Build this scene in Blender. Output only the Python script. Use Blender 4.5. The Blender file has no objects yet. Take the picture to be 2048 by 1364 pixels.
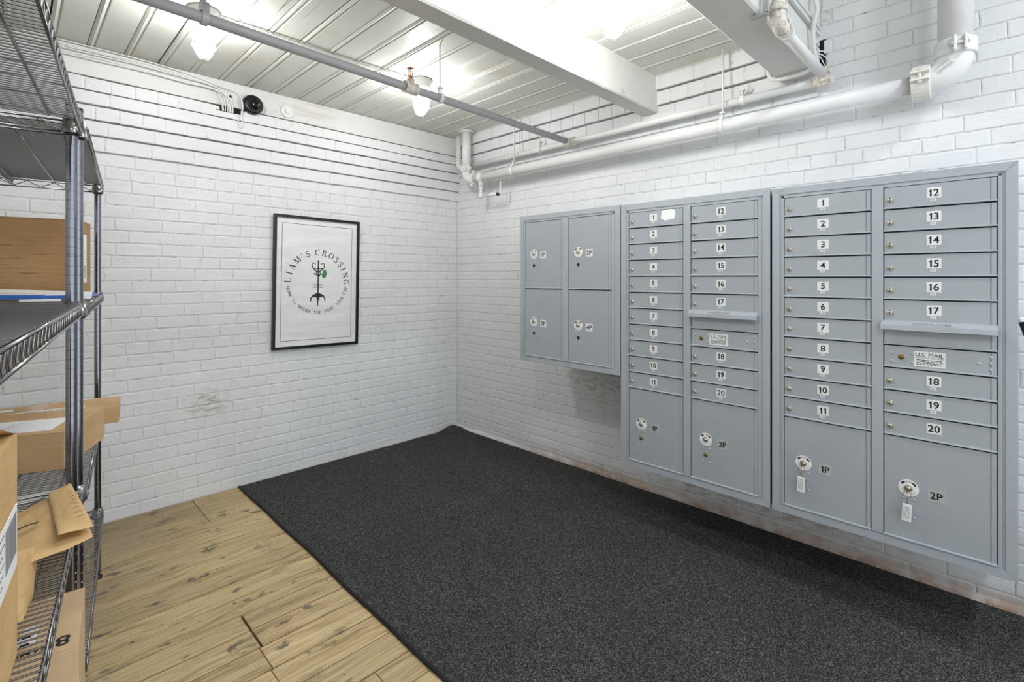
import bpy, bmesh, math, random
from math import sin, cos, pi, radians, atan2, sqrt
from mathutils import Vector, Matrix, noise

random.seed(7)
SC = bpy.context.scene
COL = SC.collection

# ------------------------------------------------------------------ camera, world, exposure
CX, CY, CZ = -2.933, -3.632, 1.393
FW = Vector((0.7096, 0.7046)); RT = Vector((0.7046, -0.7096))
cam_d = bpy.data.cameras.new('camera')
cam = bpy.data.objects.new('camera', cam_d)
COL.objects.link(cam)
cam.location = (CX, CY, CZ)
cam.rotation_euler = (radians(90), 0, -atan2(FW.x, FW.y))
cam_d.sensor_width = 36.0
cam_d.lens = 996.0 * 36.0 / 2048.0
cam_d.shift_y = (556.0 - 682.0) / 2048.0
cam_d.clip_start = 0.02
SC.camera = cam

world = bpy.data.worlds.new('world')
SC.world = world
world.use_nodes = True
world.node_tree.nodes['Background'].inputs[0].default_value = (0.88, 0.94, 1.0, 1)
world.node_tree.nodes['Background'].inputs[1].default_value = 1.5
SC.view_settings.view_transform = 'Standard'
SC.view_settings.look = 'None'
SC.view_settings.gamma = 1.0
SC.view_settings.use_curve_mapping = False
SC.view_settings.exposure = 0.24
LAMP = 108.0
HIGHBAY = 125.0          # radiance of the lit globes and raised-bay lamps, one added as fill
SC.cycles.max_bounces = 10
SC.cycles.diffuse_bounces = 7
SC.cycles.sample_clamp_indirect = 6.0


def W(X, Z):
    """plan point X metres right of and Z metres ahead of the survey station"""
    return Vector((CX + X * RT.x + Z * FW.x, CY + X * RT.y + Z * FW.y))


# ------------------------------------------------------------------ materials
class NT:
    def __init__(s, name):
        s.m = bpy.data.materials.new(name); s.m.use_nodes = True
        s.t = s.m.node_tree; s.t.nodes.clear()
        s.out = s.t.nodes.new('ShaderNodeOutputMaterial')
        s.b = s.t.nodes.new('ShaderNodeBsdfPrincipled')
        s.t.links.new(s.b.outputs[0], s.out.inputs[0])

    def n(s, typ, **kw):
        nd = s.t.nodes.new(typ)
        for k, v in kw.items():
            if k.startswith('i_'):
                k = k[2:]
                nd.inputs[int(k) if k.isdigit() else k.replace('_', ' ')].default_value = v
            else:
                setattr(nd, k, v)
        return nd

    def l(s, a, b): s.t.links.new(a, b)

    def pos(s, scale=(1, 1, 1), space='world'):
        if space == 'world':
            src = s.n('ShaderNodeNewGeometry').outputs['Position']
        else:
            src = s.n('ShaderNodeTexCoord').outputs['Object']
        mp = s.n('ShaderNodeMapping'); mp.inputs['Scale'].default_value = scale
        s.l(src, mp.inputs[0]); return mp.outputs[0]

    def noise(s, vec, scale, detail=3, rough=.55):
        nd = s.n('ShaderNodeTexNoise', i_Scale=scale, i_Detail=detail, i_Roughness=rough)
        s.l(vec, nd.inputs['Vector']); return nd.outputs['Fac']

    def ramp(s, fac, stops):
        r = s.n('ShaderNodeValToRGB'); e = r.color_ramp.elements
        while len(e) < len(stops): e.new(.5)
        for i, (p, c) in enumerate(stops):
            e[i].position = p
            e[i].color = c if isinstance(c, tuple) else (c, c, c, 1)
        s.l(fac, r.inputs[0]); return r.outputs[0]

    def mix(s, fac, a, b, mode='MIX'):
        nd = s.n('ShaderNodeMixRGB', blend_type=mode)
        for sock, v in ((nd.inputs[0], fac), (nd.inputs[1], a), (nd.inputs[2], b)):
            if isinstance(v, (int, float)): sock.default_value = v
            elif isinstance(v, tuple): sock.default_value = v
            else: s.l(v, sock)
        return nd.outputs[0]

    def math(s, op, a, b=0.0):
        nd = s.n('ShaderNodeMath', operation=op)
        for sock, v in ((nd.inputs[0], a), (nd.inputs[1], b)):
            if isinstance(v, (int, float)): sock.default_value = v
            else: s.l(v, sock)
        return nd.outputs[0]

    def bump(s, h, strength=.3, dist=.01):
        nd = s.n('ShaderNodeBump', i_Strength=strength, i_Distance=dist)
        s.l(h, nd.inputs['Height']); s.l(nd.outputs[0], s.b.inputs['Normal'])

    def set(s, color=None, rough=None, metal=None, spec=None):
        for nm, v in (('Base Color', color), ('Roughness', rough), ('Metallic', metal), ('Specular IOR Level', spec)):
            if v is None: continue
            if isinstance(v, (int, float, tuple)): s.b.inputs[nm].default_value = v
            else: s.l(v, s.b.inputs[nm])
        return s


def rgb(r, g, b):
    f = lambda c: ((c / 255 + .055) / 1.055) ** 2.4 if c > 10 else c / 255 / 12.92
    return (f(r), f(g), f(b), 1)


def plain(name, c, rough=.5, metal=0.0, var=0.06, scale=30, bump=0.0, spec=.5):
    m = NT(name); v = m.pos()
    f = m.noise(v, scale)
    lo = tuple(x * (1 - var) for x in c[:3]) + (1,); hi = tuple(min(1, x * (1 + var)) for x in c[:3]) + (1,)
    m.set(m.ramp(f, [(.3, lo), (.7, hi)]), rough, metal, spec)
    if bump: m.bump(f, bump, .002)
    return m.m


def brick_paint():
    m = NT('white_painted_brick'); p = m.pos()
    big = m.noise(p, 1.7, 4); fine = m.noise(p, 55, 5, .7); mid = m.noise(p, 11, 5, .62)
    c = m.ramp(big, [(.3, rgb(214, 215, 217)), (.7, rgb(226, 227, 228))])
    # chips where the paint is missing: small dark flecks
    ch = m.ramp(m.noise(p, 38, 4, .6), [(.225, 1.0), (.262, 0.0)])
    c = m.mix(ch, c, rgb(120, 114, 106))
    sep = m.n('ShaderNodeSeparateXYZ'); m.l(m.n('ShaderNodeNewGeometry').outputs['Position'], sep.inputs[0])
    X, Y, Z = sep.outputs
    # brown dirt along the foot of the right-hand wall
    side = m.math('GREATER_THAN', X, -.06)
    low = m.math('SUBTRACT', 1.0, m.math('MULTIPLY', Z, 9.0)); low.node.use_clamp = True
    far = m.math('MULTIPLY', m.math('SUBTRACT', -.5, Y), 1.2); far.node.use_clamp = True
    st = m.math('MULTIPLY', m.math('MULTIPLY', low, side), m.math('MULTIPLY', far, m.ramp(mid, [(.3, .25), (.6, 1.0)])))
    c = m.mix(st, c, rgb(150, 112, 78))
    # rusty water marks below the parcel locker
    def blob(ax, cx, rx, cz, rz, ax_out=X):
        dx = m.math('DIVIDE', m.math('SUBTRACT', ax, cx), rx); dz = m.math('DIVIDE', m.math('SUBTRACT', Z, cz), rz)
        d = m.math('ADD', m.math('MULTIPLY', dx, dx), m.math('MULTIPLY', dz, dz))
        r = m.math('SUBTRACT', 1.0, d); r.node.use_clamp = True
        return r
    stretch = m.noise(m.pos((1, 14, 45)), 1.0, 3, .6)
    b1 = m.math('MULTIPLY', m.math('MULTIPLY', blob(Y, -1.62, .42, .66, .20), side), m.ramp(stretch, [(.5, 0.0), (.62, 1.0)]))
    c = m.mix(m.math('MULTIPLY', b1, .5), c, rgb(150, 118, 86))
    b1b = m.math('MULTIPLY', m.math('MULTIPLY', blob(Y, -2.6, 1.0, .20, .18), side), m.ramp(stretch, [(.47, 0.0), (.6, 1.0)]))
    c = m.mix(m.math('MULTIPLY', b1b, .6), c, rgb(140, 108, 80))
    # scuffs on the left-hand wall
    back = m.math('GREATER_THAN', Y, -.06)
    b2 = m.math('MULTIPLY', m.math('MULTIPLY', blob(X, -2.045, .15, .60, .11), back), m.ramp(m.noise(m.pos((1, 1, 2.6)), 17, 4, .7), [(.45, 0.0), (.57, 1.0)]))
    c = m.mix(m.math('MULTIPLY', b2, .8), c, rgb(158, 152, 140))
    m.set(c, .55, 0.0, .35)
    h = m.math('ADD', m.math('MULTIPLY', mid, .8), m.math('MULTIPLY', fine, .35))
    m.bump(h, .6, .009)
    return m.m


def mortar_paint():
    m = NT('painted_mortar'); p = m.pos()
    n = m.noise(m.pos((1.0, 1.0, 3.0)), 24, 5, .7)
    c = m.ramp(n, [(.30, rgb(96, 92, 86)), (.37, rgb(190, 190, 188)), (.5, rgb(220, 221, 222))])
    m.set(c, .7, 0.0, .2); m.bump(m.noise(p, 60, 5, .7), .6, .006)
    return m.m


def wood_paint(name, axis, tone=(226, 226, 220)):
    m = NT(name)
    sc = {'x': (.8, 14, 14), 'y': (14, .8, 14), 'z': (14, 14, .8)}[axis]
    p = m.pos(sc)
    g = m.noise(p, 3.0, 5, .6); big = m.noise(m.pos(), 1.3, 3)
    c = m.ramp(big, [(.3, rgb(*[t - 12 for t in tone])), (.7, rgb(*tone))])
    # long drying cracks in the boards
    sc2 = {'x': (.35, 5, 5), 'y': (5, .35, 5), 'z': (5, 5, .35)}[axis]
    ck = m.noise(m.pos(sc2), 1.0, 3, .5)
    line = m.ramp(ck, [(.498, 0.0), (.4995, 1.0), (.5005, 1.0), (.502, 0.0)])
    gate = 0.0 if 'plate' in name else m.ramp(m.noise(m.pos(), 1.9, 2), [(.60, 0.0), (.65, .9)])
    cf = m.math('MULTIPLY', line, gate)
    c = m.mix(m.math('MULTIPLY', cf, .7), c, rgb(70, 66, 58))
    sp = m.ramp(m.noise(m.pos(), 30, 3, .6), [(.24, 1.0), (.27, 0.0)])
    c = m.mix(m.math('MULTIPLY', sp, .6), c, rgb(120, 116, 104))
    if name == 'painted_wall_plate':
        st = m.noise(m.pos((.7, 1, 9)), 4.0, 4, .6)
        sp3 = m.n('ShaderNodeSeparateXYZ'); m.l(m.n('ShaderNodeNewGeometry').outputs['Position'], sp3.inputs[0])
        d = m.math('DIVIDE', m.math('SUBTRACT', sp3.outputs[0], -1.47), .30)
        f = m.math('SUBTRACT', 1.0, m.math('MULTIPLY', d, d)); f.node.use_clamp = True
        c = m.mix(m.math('MULTIPLY', f, m.ramp(st, [(.42, 0.0), (.62, .6)])), c, rgb(186, 178, 158))
    if name == 'painted_beadboard':
        c = m.mix(m.ramp(m.noise(m.pos(), 2.7, 4, .6), [(.55, 0.0), (.72, .5)]), c, rgb(186, 180, 158))
        c = m.mix(m.ramp(m.noise(m.pos((3, 1, 3)), 16, 4, .7), [(.66, 0.0), (.72, .6)]), c, rgb(128, 124, 110))
    m.set(c, .5, 0.0, .4)
    m.bump(m.math('SUBTRACT', m.math('MULTIPLY', g, .6), cf), .35, .003)
    return m.m


def floor_wood():
    m = NT('worn_pine_floorboard')
    oi = m.n('ShaderNodeObjectInfo').outputs['Random']
    geo = m.n('ShaderNodeNewGeometry').outputs['Position']
    off = m.n('ShaderNodeCombineXYZ'); m.l(m.math('MULTIPLY', oi, 37.0), off.inputs[0]); m.l(m.math('MULTIPLY', oi, 11.0), off.inputs[1])
    add = m.n('ShaderNodeVectorMath', operation='ADD'); m.l(geo, add.inputs[0]); m.l(off.outputs[0], add.inputs[1])
    mp = m.n('ShaderNodeMapping'); mp.inputs['Scale'].default_value = (.9, 15, 15); m.l(add.outputs[0], mp.inputs[0])
    warp = m.noise(add.outputs[0], 2.2, 2)
    mix = m.n('ShaderNodeVectorMath', operation='ADD'); m.l(mp.outputs[0], mix.inputs[0])
    wv = m.n('ShaderNodeCombineXYZ'); m.l(m.math('MULTIPLY', warp, 2.5), wv.inputs[1]); m.l(wv.outputs[0], mix.inputs[1])
    grain = m.noise(mix.outputs[0], 2.2, 6, .65)
    mp2 = m.n('ShaderNodeMapping'); mp2.inputs['Scale'].default_value = (2.0, 90, 90); m.l(add.outputs[0], mp2.inputs[0])
    fine = m.noise(mp2.outputs[0], 1.4, 4, .7)
    base = m.ramp(grain, [(.28, rgb(138, 112, 76)), (.46, rgb(204, 180, 136)), (.75, rgb(226, 206, 164))])
    base = m.mix(m.ramp(fine, [(.35, .6), (.62, 0.0)]), base, rgb(140, 112, 74))
    hsv = m.n('ShaderNodeHueSaturation'); m.l(base, hsv.inputs['Color'])
    m.l(m.math('ADD', .86, m.math('MULTIPLY', oi, .22)), hsv.inputs['Value'])
    c = hsv.outputs[0]
    sep = m.n('ShaderNodeSeparateXYZ'); m.l(geo, sep.inputs[0])
    # grey, unvarnished wear towards the brick wall and under the shelves
    gr = m.math('ADD', m.math('MULTIPLY', m.math('ADD', sep.outputs[1], 1.0), 1.1), m.math('MULTIPLY', m.math('SUBTRACT', -2.35, sep.outputs[0]), 1.6))
    gr.node.use_clamp = True
    gr2 = m.math('MULTIPLY', gr, m.ramp(m.noise(m.pos((1, 2.5, 1)), 2.6, 4, .6), [(.25, .25), (.65, .85)]))
    c = m.mix(gr2, c, rgb(134, 118, 96))
    # dark grease spots and drag marks
    s1 = m.ramp(m.noise(m.pos((1, 1.6, 1)), 7.5, 4, .6), [(.60, 0.0), (.66, .85)])
    s2 = m.ramp(m.noise(m.pos((1.3, 3.8, 1)), 2.6, 6, .72), [(.55, 0.0), (.70, .75)])
    s3 = m.ramp(m.noise(m.pos((1, 1.5, 1)), 22, 3, .6), [(.695, 0.0), (.73, .85)])
    c = m.mix(s1, c, rgb(88, 82, 73)); c = m.mix(s2, c, rgb(112, 100, 82)); c = m.mix(s3, c, rgb(60, 56, 50))
    red = m.ramp(m.noise(m.pos((1, 1, 1)), 11.3, 1, .4), [(.80, 0.0), (.81, .8)])
    c = m.mix(red, c, rgb(168, 80, 66))
    m.set(c, .62, 0.0, .35)
    m.bump(m.math('ADD', grain, fine), .25, .002)
    return m.m


def carpet_mat():
    m = NT('charcoal_loop_carpet'); p = m.pos()
    vor = m.n('ShaderNodeTexVoronoi', i_Scale=300.0); m.l(p, vor.inputs['Vector'])
    sp = m.n('ShaderNodeSeparateColor'); m.l(vor.outputs['Color'], sp.inputs[0])
    n2 = m.noise(p, 170, 3, .6)
    f = m.math('ADD', m.math('MULTIPLY', sp.outputs[0], .6), m.math('MULTIPLY', n2, .45))
    c = m.ramp(f, [(.2, rgb(28, 28, 29)), (.55, rgb(60, 60, 60)), (.80, rgb(108, 108, 105)), (.95, rgb(176, 175, 170))])
    big = m.noise(p, 2.5, 3)
    c = m.mix(m.ramp(big, [(.3, .25), (.7, 0.0)]), c, rgb(40, 40, 40))
    m.set(c, .95, 0.0, .1)
    m.bump(f, .8, .004)
    return m.m


def cardboard(name, tone, axis=None):
    m = NT(name); p = m.pos((1, 1, 1), 'obj')
    c = m.ramp(m.noise(p, 6, 4), [(.3, rgb(*[t - 9 for t in tone])), (.7, rgb(*[min(255, t + 6) for t in tone]))])
    wv = m.noise(m.pos((3, 3, 180), 'obj'), 1.0, 2)
    c = m.mix(m.ramp(wv, [(.35, .16), (.6, 0.0)]), c, rgb(*[t - 55 for t in tone]))
    if axis == 'scuffed':
        a = m.noise(m.pos((5, 5, 90), 'obj'), 1.2, 4, .7)
        g = m.noise(m.pos((1, 1, 1), 'obj'), 4.0, 2)
        f = m.math('MULTIPLY', m.ramp(a, [(.56, 0.0), (.66, 1.0)]), m.ramp(g, [(.38, 0.0), (.6, .8)]))
        c = m.mix(f, c, rgb(78, 58, 38))
    m.set(c, .8, 0.0, .2)
    if name == 'kraft_paper': m.bump(m.noise(m.pos((1, 1, 1), 'obj'), 22, 5, .65), .8, .006)
    else: m.bump(wv, .12, .001)
    return m.m


def emission(name, col, strength):
    m = bpy.data.materials.new(name); m.use_nodes = True; t = m.node_tree; t.nodes.clear()
    o = t.nodes.new('ShaderNodeOutputMaterial'); e = t.nodes.new('ShaderNodeEmission')
    e.inputs[0].default_value = col; e.inputs[1].default_value = strength
    t.links.new(e.outputs[0], o.inputs[0]); return m


def pane_mat():
    m = bpy.data.materials.new('clear_acrylic_pane'); m.use_nodes = True; t = m.node_tree; t.nodes.clear()
    o = t.nodes.new('ShaderNodeOutputMaterial'); mx = t.nodes.new('ShaderNodeMixShader')
    tr = t.nodes.new('ShaderNodeBsdfTransparent'); gl = t.nodes.new('ShaderNodeBsdfGlossy')
    fr = t.nodes.new('ShaderNodeFresnel'); fr.inputs[0].default_value = 1.45
    gl.inputs['Roughness'].default_value = .12
    mx.inputs[0].default_value = .05; t.links.new(tr.outputs[0], mx.inputs[1]); t.links.new(gl.outputs[0], mx.inputs[2])
    t.links.new(mx.outputs[0], o.inputs[0]); return m


M = {}
M['brick'] = brick_paint()
M['mortar'] = mortar_paint()
M['ceil'] = wood_paint('painted_beadboard', 'y', (212, 213, 205))
M['beam'] = wood_paint('painted_beam', 'x', (216, 216, 212))
M['plate'] = wood_paint('painted_wall_plate', 'x', (222, 222, 222))
M['plaster'] = plain('white_plaster', rgb(228, 228, 226), .8, bump=.1)
M['floor'] = floor_wood()
M['sub'] = plain('dark_subfloor', rgb(28, 22, 16), .9)
M['dark'] = plain('void_shade', rgb(12, 11, 10), .9)  # near-black painted in for the shade inside gaps and holes
M['carpet'] = carpet_mat()
M['binding'] = plain('black_carpet_binding', rgb(22, 22, 23), .8, bump=.4, scale=300)
M['pipe'] = plain('white_pipe_paint', rgb(222, 222, 221), .38, var=.03, scale=12)
M['pipe_grey'] = plain('grey_and_shaded_pipe', rgb(168, 168, 172), .42, var=.03)  # shade put into the colour of pipe and lettering; strap iron plain grey
def rusty(name='rust_stained_fitting', d=0.0):
    m = NT(name); p = m.pos()
    c = m.ramp(m.noise(p, 60, 4, .7), [(.48 + d, rgb(220, 217, 211)), (.58 + d, rgb(206, 192, 174)), (.72 + d, rgb(160, 124, 94))])
    m.set(c, .6); m.bump(m.noise(p, 120, 3), .5, .002); return m.m
M['rust'] = rusty()
M['rust_light'] = rusty('lightly_rust_stained_casting', .12)
M['brass'] = plain('aged_brass', rgb(176, 122, 72), .35, .9)
M['conduit'] = plain('white_armored_conduit', rgb(222, 222, 220), .45, var=.03)
M['cab'] = plain('blue_grey_powder_coat', rgb(166, 172, 179), .45, .1, var=.025, scale=8, spec=.4)
M['cabdoor'] = plain('blue_grey_door_enamel', rgb(162, 168, 174), .42, .1, var=.025, scale=6, spec=.4)
M['lock'] = plain('nickel_lock', rgb(186, 182, 168), .32, .85)
M['lockb'] = plain('brass_lock', rgb(140, 120, 72), .35, .85)
M['black'] = plain('black_ink', rgb(14, 14, 14), .6)
M['sticker'] = plain('white_number_label', rgb(222, 223, 223), .4, var=.02)
M['stickerg'] = plain('grey_number_label', rgb(172, 174, 174), .4, var=.02)
M['decal'] = plain('white_lock_decal', rgb(238, 238, 238), .4, var=.02)
M['frame'] = plain('black_frame', rgb(9, 9, 10), .3)
def paper():
    m = NT('poster_paper'); p = m.pos((.7, 1, 3.2))
    f = m.noise(p, 5, 3, .5)
    m.set(m.ramp(f, [(.3, rgb(226, 226, 227)), (.7, rgb(236, 236, 236))]), .5); m.bump(f, .35, .02); return m.m
M['paper'] = paper()
M['label'] = plain('white_shipping_label', rgb(238, 238, 240), .5, var=.02)
M['grey_ink'] = plain('grey_ink', rgb(120, 122, 126), .6)
M['green'] = plain('green_ink', rgb(62, 136, 72), .6)
M['pane'] = pane_mat()
M['chrome'] = plain('chrome_wire', rgb(140, 140, 142), .24, 1.0, var=.02)
M['chrome2'] = plain('chrome_post', rgb(138, 139, 147), .12, 1.0, var=.02)
M['plastic'] = plain('black_plastic', rgb(20, 20, 21), .35)
M['glassblack'] = plain('black_dome', rgb(8, 8, 9), .08)
M['card_a'] = cardboard('brown_corrugated_card', (166, 132, 92), 'scuffed')
M['card_b'] = cardboard('tan_corrugated_card', (194, 162, 122))
M['card_c'] = cardboard('pale_corrugated_card', (205, 178, 144))
M['kraft'] = cardboard('kraft_paper', (204, 170, 122))
M['tape'] = plain('clear_brown_tape', rgb(196, 168, 130), .18)
M['blue'] = plain('blue_mailer_film', rgb(38, 96, 176), .3)
M['polywhite'] = plain('white_mailer_film', rgb(232, 233, 236), .35)
M['globe'] = emission('lit_globe', (1.0, .995, .985, 1), LAMP)
M['highbay'] = emission('lit_diffuser', (.86, .93, 1.0, 1), HIGHBAY)
M['keytag'] = plain('clear_key_tag', rgb(226, 226, 224), .3)


# ------------------------------------------------------------------ mesh builder
class MB:
    def __init__(s): s.v = []; s.f = []; s.mi = []; s.sm = []

    def add(s, vs, fs, mi=0, sm=False, T=None):
        o = len(s.v)
        if T is not None: vs = [T @ Vector(v) for v in vs]
        s.v += [tuple(v) for v in vs]
        s.f += [tuple(i + o for i in f) for f in fs]; s.mi += [mi] * len(fs); s.sm += [sm] * len(fs)

    def box(s, a, b, mi=0, T=None, bev=0.0):
        x0, x1 = sorted((a[0], b[0])); y0, y1 = sorted((a[1], b[1])); z0, z1 = sorted((a[2], b[2]))
        if bev <= 0:
            vs = [(x, y, z) for x in (x0, x1) for y in (y0, y1) for z in (z0, z1)]
            s.add(vs, [(0, 1, 3, 2), (4, 6, 7, 5), (0, 4, 5, 1), (2, 3, 7, 6), (0, 2, 6, 4), (1, 5, 7, 3)], mi, False, T)
            return
        bm = bmesh.new()
        bmesh.ops.create_cube(bm, size=1.0)
        for v in bm.verts:
            v.co = Vector(((x0 + x1) / 2 + v.co.x * (x1 - x0), (y0 + y1) / 2 + v.co.y * (y1 - y0), (z0 + z1) / 2 + v.co.z * (z1 - z0)))
        bmesh.ops.bevel(bm, geom=bm.edges[:], offset=bev, segments=2, affect='EDGES', profile=.5)
        bm.verts.index_update()
        s.add([v.co.copy() for v in bm.verts], [[v.index for v in f.verts] for f in bm.faces], mi, False, T)
        bm.free()

    def prism(s, pts, z0, z1, mi=0, T=None):
        """polygon (ccw in xy) extruded in z"""
        n = len(pts)
        vs = [(p[0], p[1], z0) for p in pts] + [(p[0], p[1], z1) for p in pts]
        fs = [tuple(range(n))[::-1], tuple(range(n, 2 * n))] + [(i, (i + 1) % n, n + (i + 1) % n, n + i) for i in range(n)]
        s.add(vs, fs, mi, False, T)

    def tube(s, pts, r, seg=10, mi=0, caps=True, T=None, closed=False, sm=True):
        pts = [Vector(p) for p in pts]
        n = len(pts); rs = r if isinstance(r, (list, tuple)) else [r] * n
        t0 = (pts[1] - pts[0]).normalized()
        up = Vector((0, 0, 1)) if abs(t0.z) < .9 else Vector((1, 0, 0))
        a = t0.cross(up).normalized()
        vs = []
        for i, p in enumerate(pts):
            if closed: t = (pts[(i + 1) % n] - pts[i - 1]).normalized()
            else: t = (pts[min(i + 1, n - 1)] - pts[max(i - 1, 0)]).normalized()
            if t.length < 1e-9: t = t0
            a = (a - t * a.dot(t)).normalized(); b = t.cross(a)
            for k in range(seg):
                w = 2 * pi * k / seg
                vs.append(p + (a * cos(w) + b * sin(w)) * rs[i])
        fs = []
        m = n if closed else n - 1
        for i in range(m):
            j = (i + 1) % n
            for k in range(seg):
                fs.append((i * seg + k, i * seg + (k + 1) % seg, j * seg + (k + 1) % seg, j * seg + k))
        s.add(vs, fs, mi, sm, T)
        if caps and not closed:
            o = len(s.v) - len(vs)
            s.f.append(tuple(o + k for k in range(seg))[::-1]); s.mi.append(mi); s.sm.append(False)
            s.f.append(tuple(o + (n - 1) * seg + k for k in range(seg))); s.mi.append(mi); s.sm.append(False)

    def lathe(s, prof, seg=20, mi=0, T=None, sm=True):
        """profile [(r,z)] around z"""
        vs = []; n = len(prof)
        for r, z in prof:
            for k in range(seg):
                w = 2 * pi * k / seg; vs.append((max(r, 1e-5) * cos(w), max(r, 1e-5) * sin(w), z))
        fs = [(i * seg + k, i * seg + (k + 1) % seg, (i + 1) * seg + (k + 1) % seg, (i + 1) * seg + k) for i in range(n - 1) for k in range(seg)]
        s.add(vs, fs, mi, sm, T)

    def text(s, txt, size, T, mi=0, bold=0.0, th=0.0):
        vs, fs = text_geo(txt, bold)
        s.add([(x * size, y * size, th) for x, y in vs], fs, mi, False, T)

    def stroke(s, pts, ws, T, mi=0):
        """flat ribbon in the xy plane"""
        pts = [Vector((p[0], p[1])) for p in pts]; n = len(pts)
        if not isinstance(ws, (list, tuple)): ws = [ws] * n
        vs = []
        for i, p in enumerate(pts):
            t = (pts[min(i + 1, n - 1)] - pts[max(i - 1, 0)]).normalized(); nn = Vector((-t.y, t.x))
            vs += [(*(p + nn * ws[i] / 2), 0), (*(p - nn * ws[i] / 2), 0)]
        s.add(vs, [(2 * i + 1, 2 * i + 3, 2 * i + 2, 2 * i) for i in range(n - 1)], mi, False, T)

    def mesh(s, name, mats):
        me = bpy.data.meshes.new(name)
        me.from_pydata(s.v, [], s.f)
        for m in (mats if isinstance(mats, (list, tuple)) else [mats]): me.materials.append(M[m] if isinstance(m, str) else m)
        me.polygons.foreach_set('material_index', s.mi)
        me.polygons.foreach_set('use_smooth', s.sm)
        me.update(); return me

    def build(s, name, mats, parent=None, loc=None, rot=None):
        return link(name, s.mesh(name, mats), parent, loc, rot)


def link(name, me, parent=None, loc=None, rot=None):
    o = bpy.data.objects.new(name, me); COL.objects.link(o)
    if parent: o.parent = parent
    if loc is not None: o.location = loc
    if rot is not None: o.rotation_euler = rot
    return o


def thing(name, label, cat, loc=(0, 0, 0), rz=0.0, group=None):
    o = bpy.data.objects.new(name, None); COL.objects.link(o); o.location = loc; o.rotation_euler = (0, 0, rz)
    o.empty_display_size = .05
    return tag(o, label, cat, group)


def tag(o, label=None, cat=None, group=None, kind=None):
    for k, v in (('label', label), ('category', cat), ('group', group), ('kind', kind)):
        if v: o[k] = v
    return o


def copy_tree(o, parent=None):
    c = o.copy(); COL.objects.link(c); c.parent = parent
    for ch in list(o.children): copy_tree(ch, c)
    return c


_tc = {}
def text_geo(txt, bold=0.0):
    key = (txt, bold)
    if key not in _tc and len(txt) > 0 and '1' in txt and all(ch in '0123456789P' for ch in txt):
        # the labels' numeral 1 has a flag, so numbers are set character by character
        h = max(v[1] for v in text_geo('8', bold)[0]); x = 0.0; V = []; F = []
        for ch in txt:
            if ch == '1':
                q = .055 + bold; w = .34
                g = [(.20 - q, -h), (.20 + q, -h), (.20 + q, h), (.20 - q * .4, h), (.16 - q * .6, h * .74), (.03, h * .52), (.03, h * .30), (.20 - q, h * .44)]
                gf = [(0, 1, 2, 7), (7, 2, 3, 4), (7, 4, 5, 6)]
            else:
                vv, gf = text_geo(ch, bold); x0 = min(v[0] for v in vv); w = max(v[0] for v in vv) - x0; g = [(a - x0, b) for a, b in vv]
            o = len(V); V += [(a + x, b) for a, b in g]; F += [tuple(i + o for i in f) for f in gf]; x += w + .07
        cx = (min(v[0] for v in V) + max(v[0] for v in V)) / 2
        _tc[key] = ([(a - cx, b) for a, b in V], F)
    if key not in _tc:
        cu = bpy.data.curves.new('lettering', 'FONT'); cu.body = txt; cu.size = 1.0; cu.offset = bold
        cu.align_x = 'CENTER'; cu.align_y = 'CENTER'; cu.resolution_u = 3
        ob = bpy.data.objects.new('lettering', cu)
        me = bpy.data.meshes.new_from_object(ob)
        vs = [(v.co.x, v.co.y) for v in me.vertices]
        if vs:
            cy = (max(v[1] for v in vs) + min(v[1] for v in vs)) / 2; cx = (max(v[0] for v in vs) + min(v[0] for v in vs)) / 2
            vs = [(x - cx, y - cy) for x, y in vs]
        _tc[key] = (vs, [tuple(p.vertices) for p in me.polygons])
        bpy.data.objects.remove(ob); bpy.data.curves.remove(cu); bpy.data.meshes.remove(me)
    return _tc[key]


def basis(o, ex, ey):
    """matrix whose x axis is ex, y axis is ey, origin o"""
    ex = Vector(ex).normalized(); ey = Vector(ey); ey = (ey - ex * ey.dot(ex)).normalized(); ez = ex.cross(ey)
    m = Matrix.Identity(4)
    for i in range(3): m[i][0] = ex[i]; m[i][1] = ey[i]; m[i][2] = ez[i]; m[i][3] = o[i]
    return m


def smooth(pts, k=8):
    P = [Vector(p) for p in pts]; out = []
    for i in range(len(P) - 1):
        p0, p1, p2, p3 = P[max(i - 1, 0)], P[i], P[i + 1], P[min(i + 2, len(P) - 1)]
        for j in range(k):
            t = j / k
            out.append(.5 * ((2 * p1) + (p2 - p0) * t + (2 * p0 - 5 * p1 + 4 * p2 - p3) * t * t + (3 * p1 - p0 - 3 * p2 + p3) * t ** 3))
    out.append(P[-1]); return out


def resample(pts, step):
    out = [pts[0]]; acc = 0.0
    for a, b in zip(pts, pts[1:]):
        L = (b - a).length; d = step - acc
        while d <= L and L > 0:
            out.append(a + (b - a) * (d / L)); d += step
        acc = L - (d - step)
    out.append(pts[-1]); return out


def along(axis, p):
    """matrix that turns the z axis of a lathe to +axis at p"""
    q = Vector((0, 0, 1)).rotation_difference(Vector(axis).normalized())
    return Matrix.Translation(Vector(p)) @ q.to_matrix().to_4x4()


# ------------------------------------------------------------------ SETTING
H = 2.665
XL, YB = -4.2, -5.6            # how far the room is built to the left and behind

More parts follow.
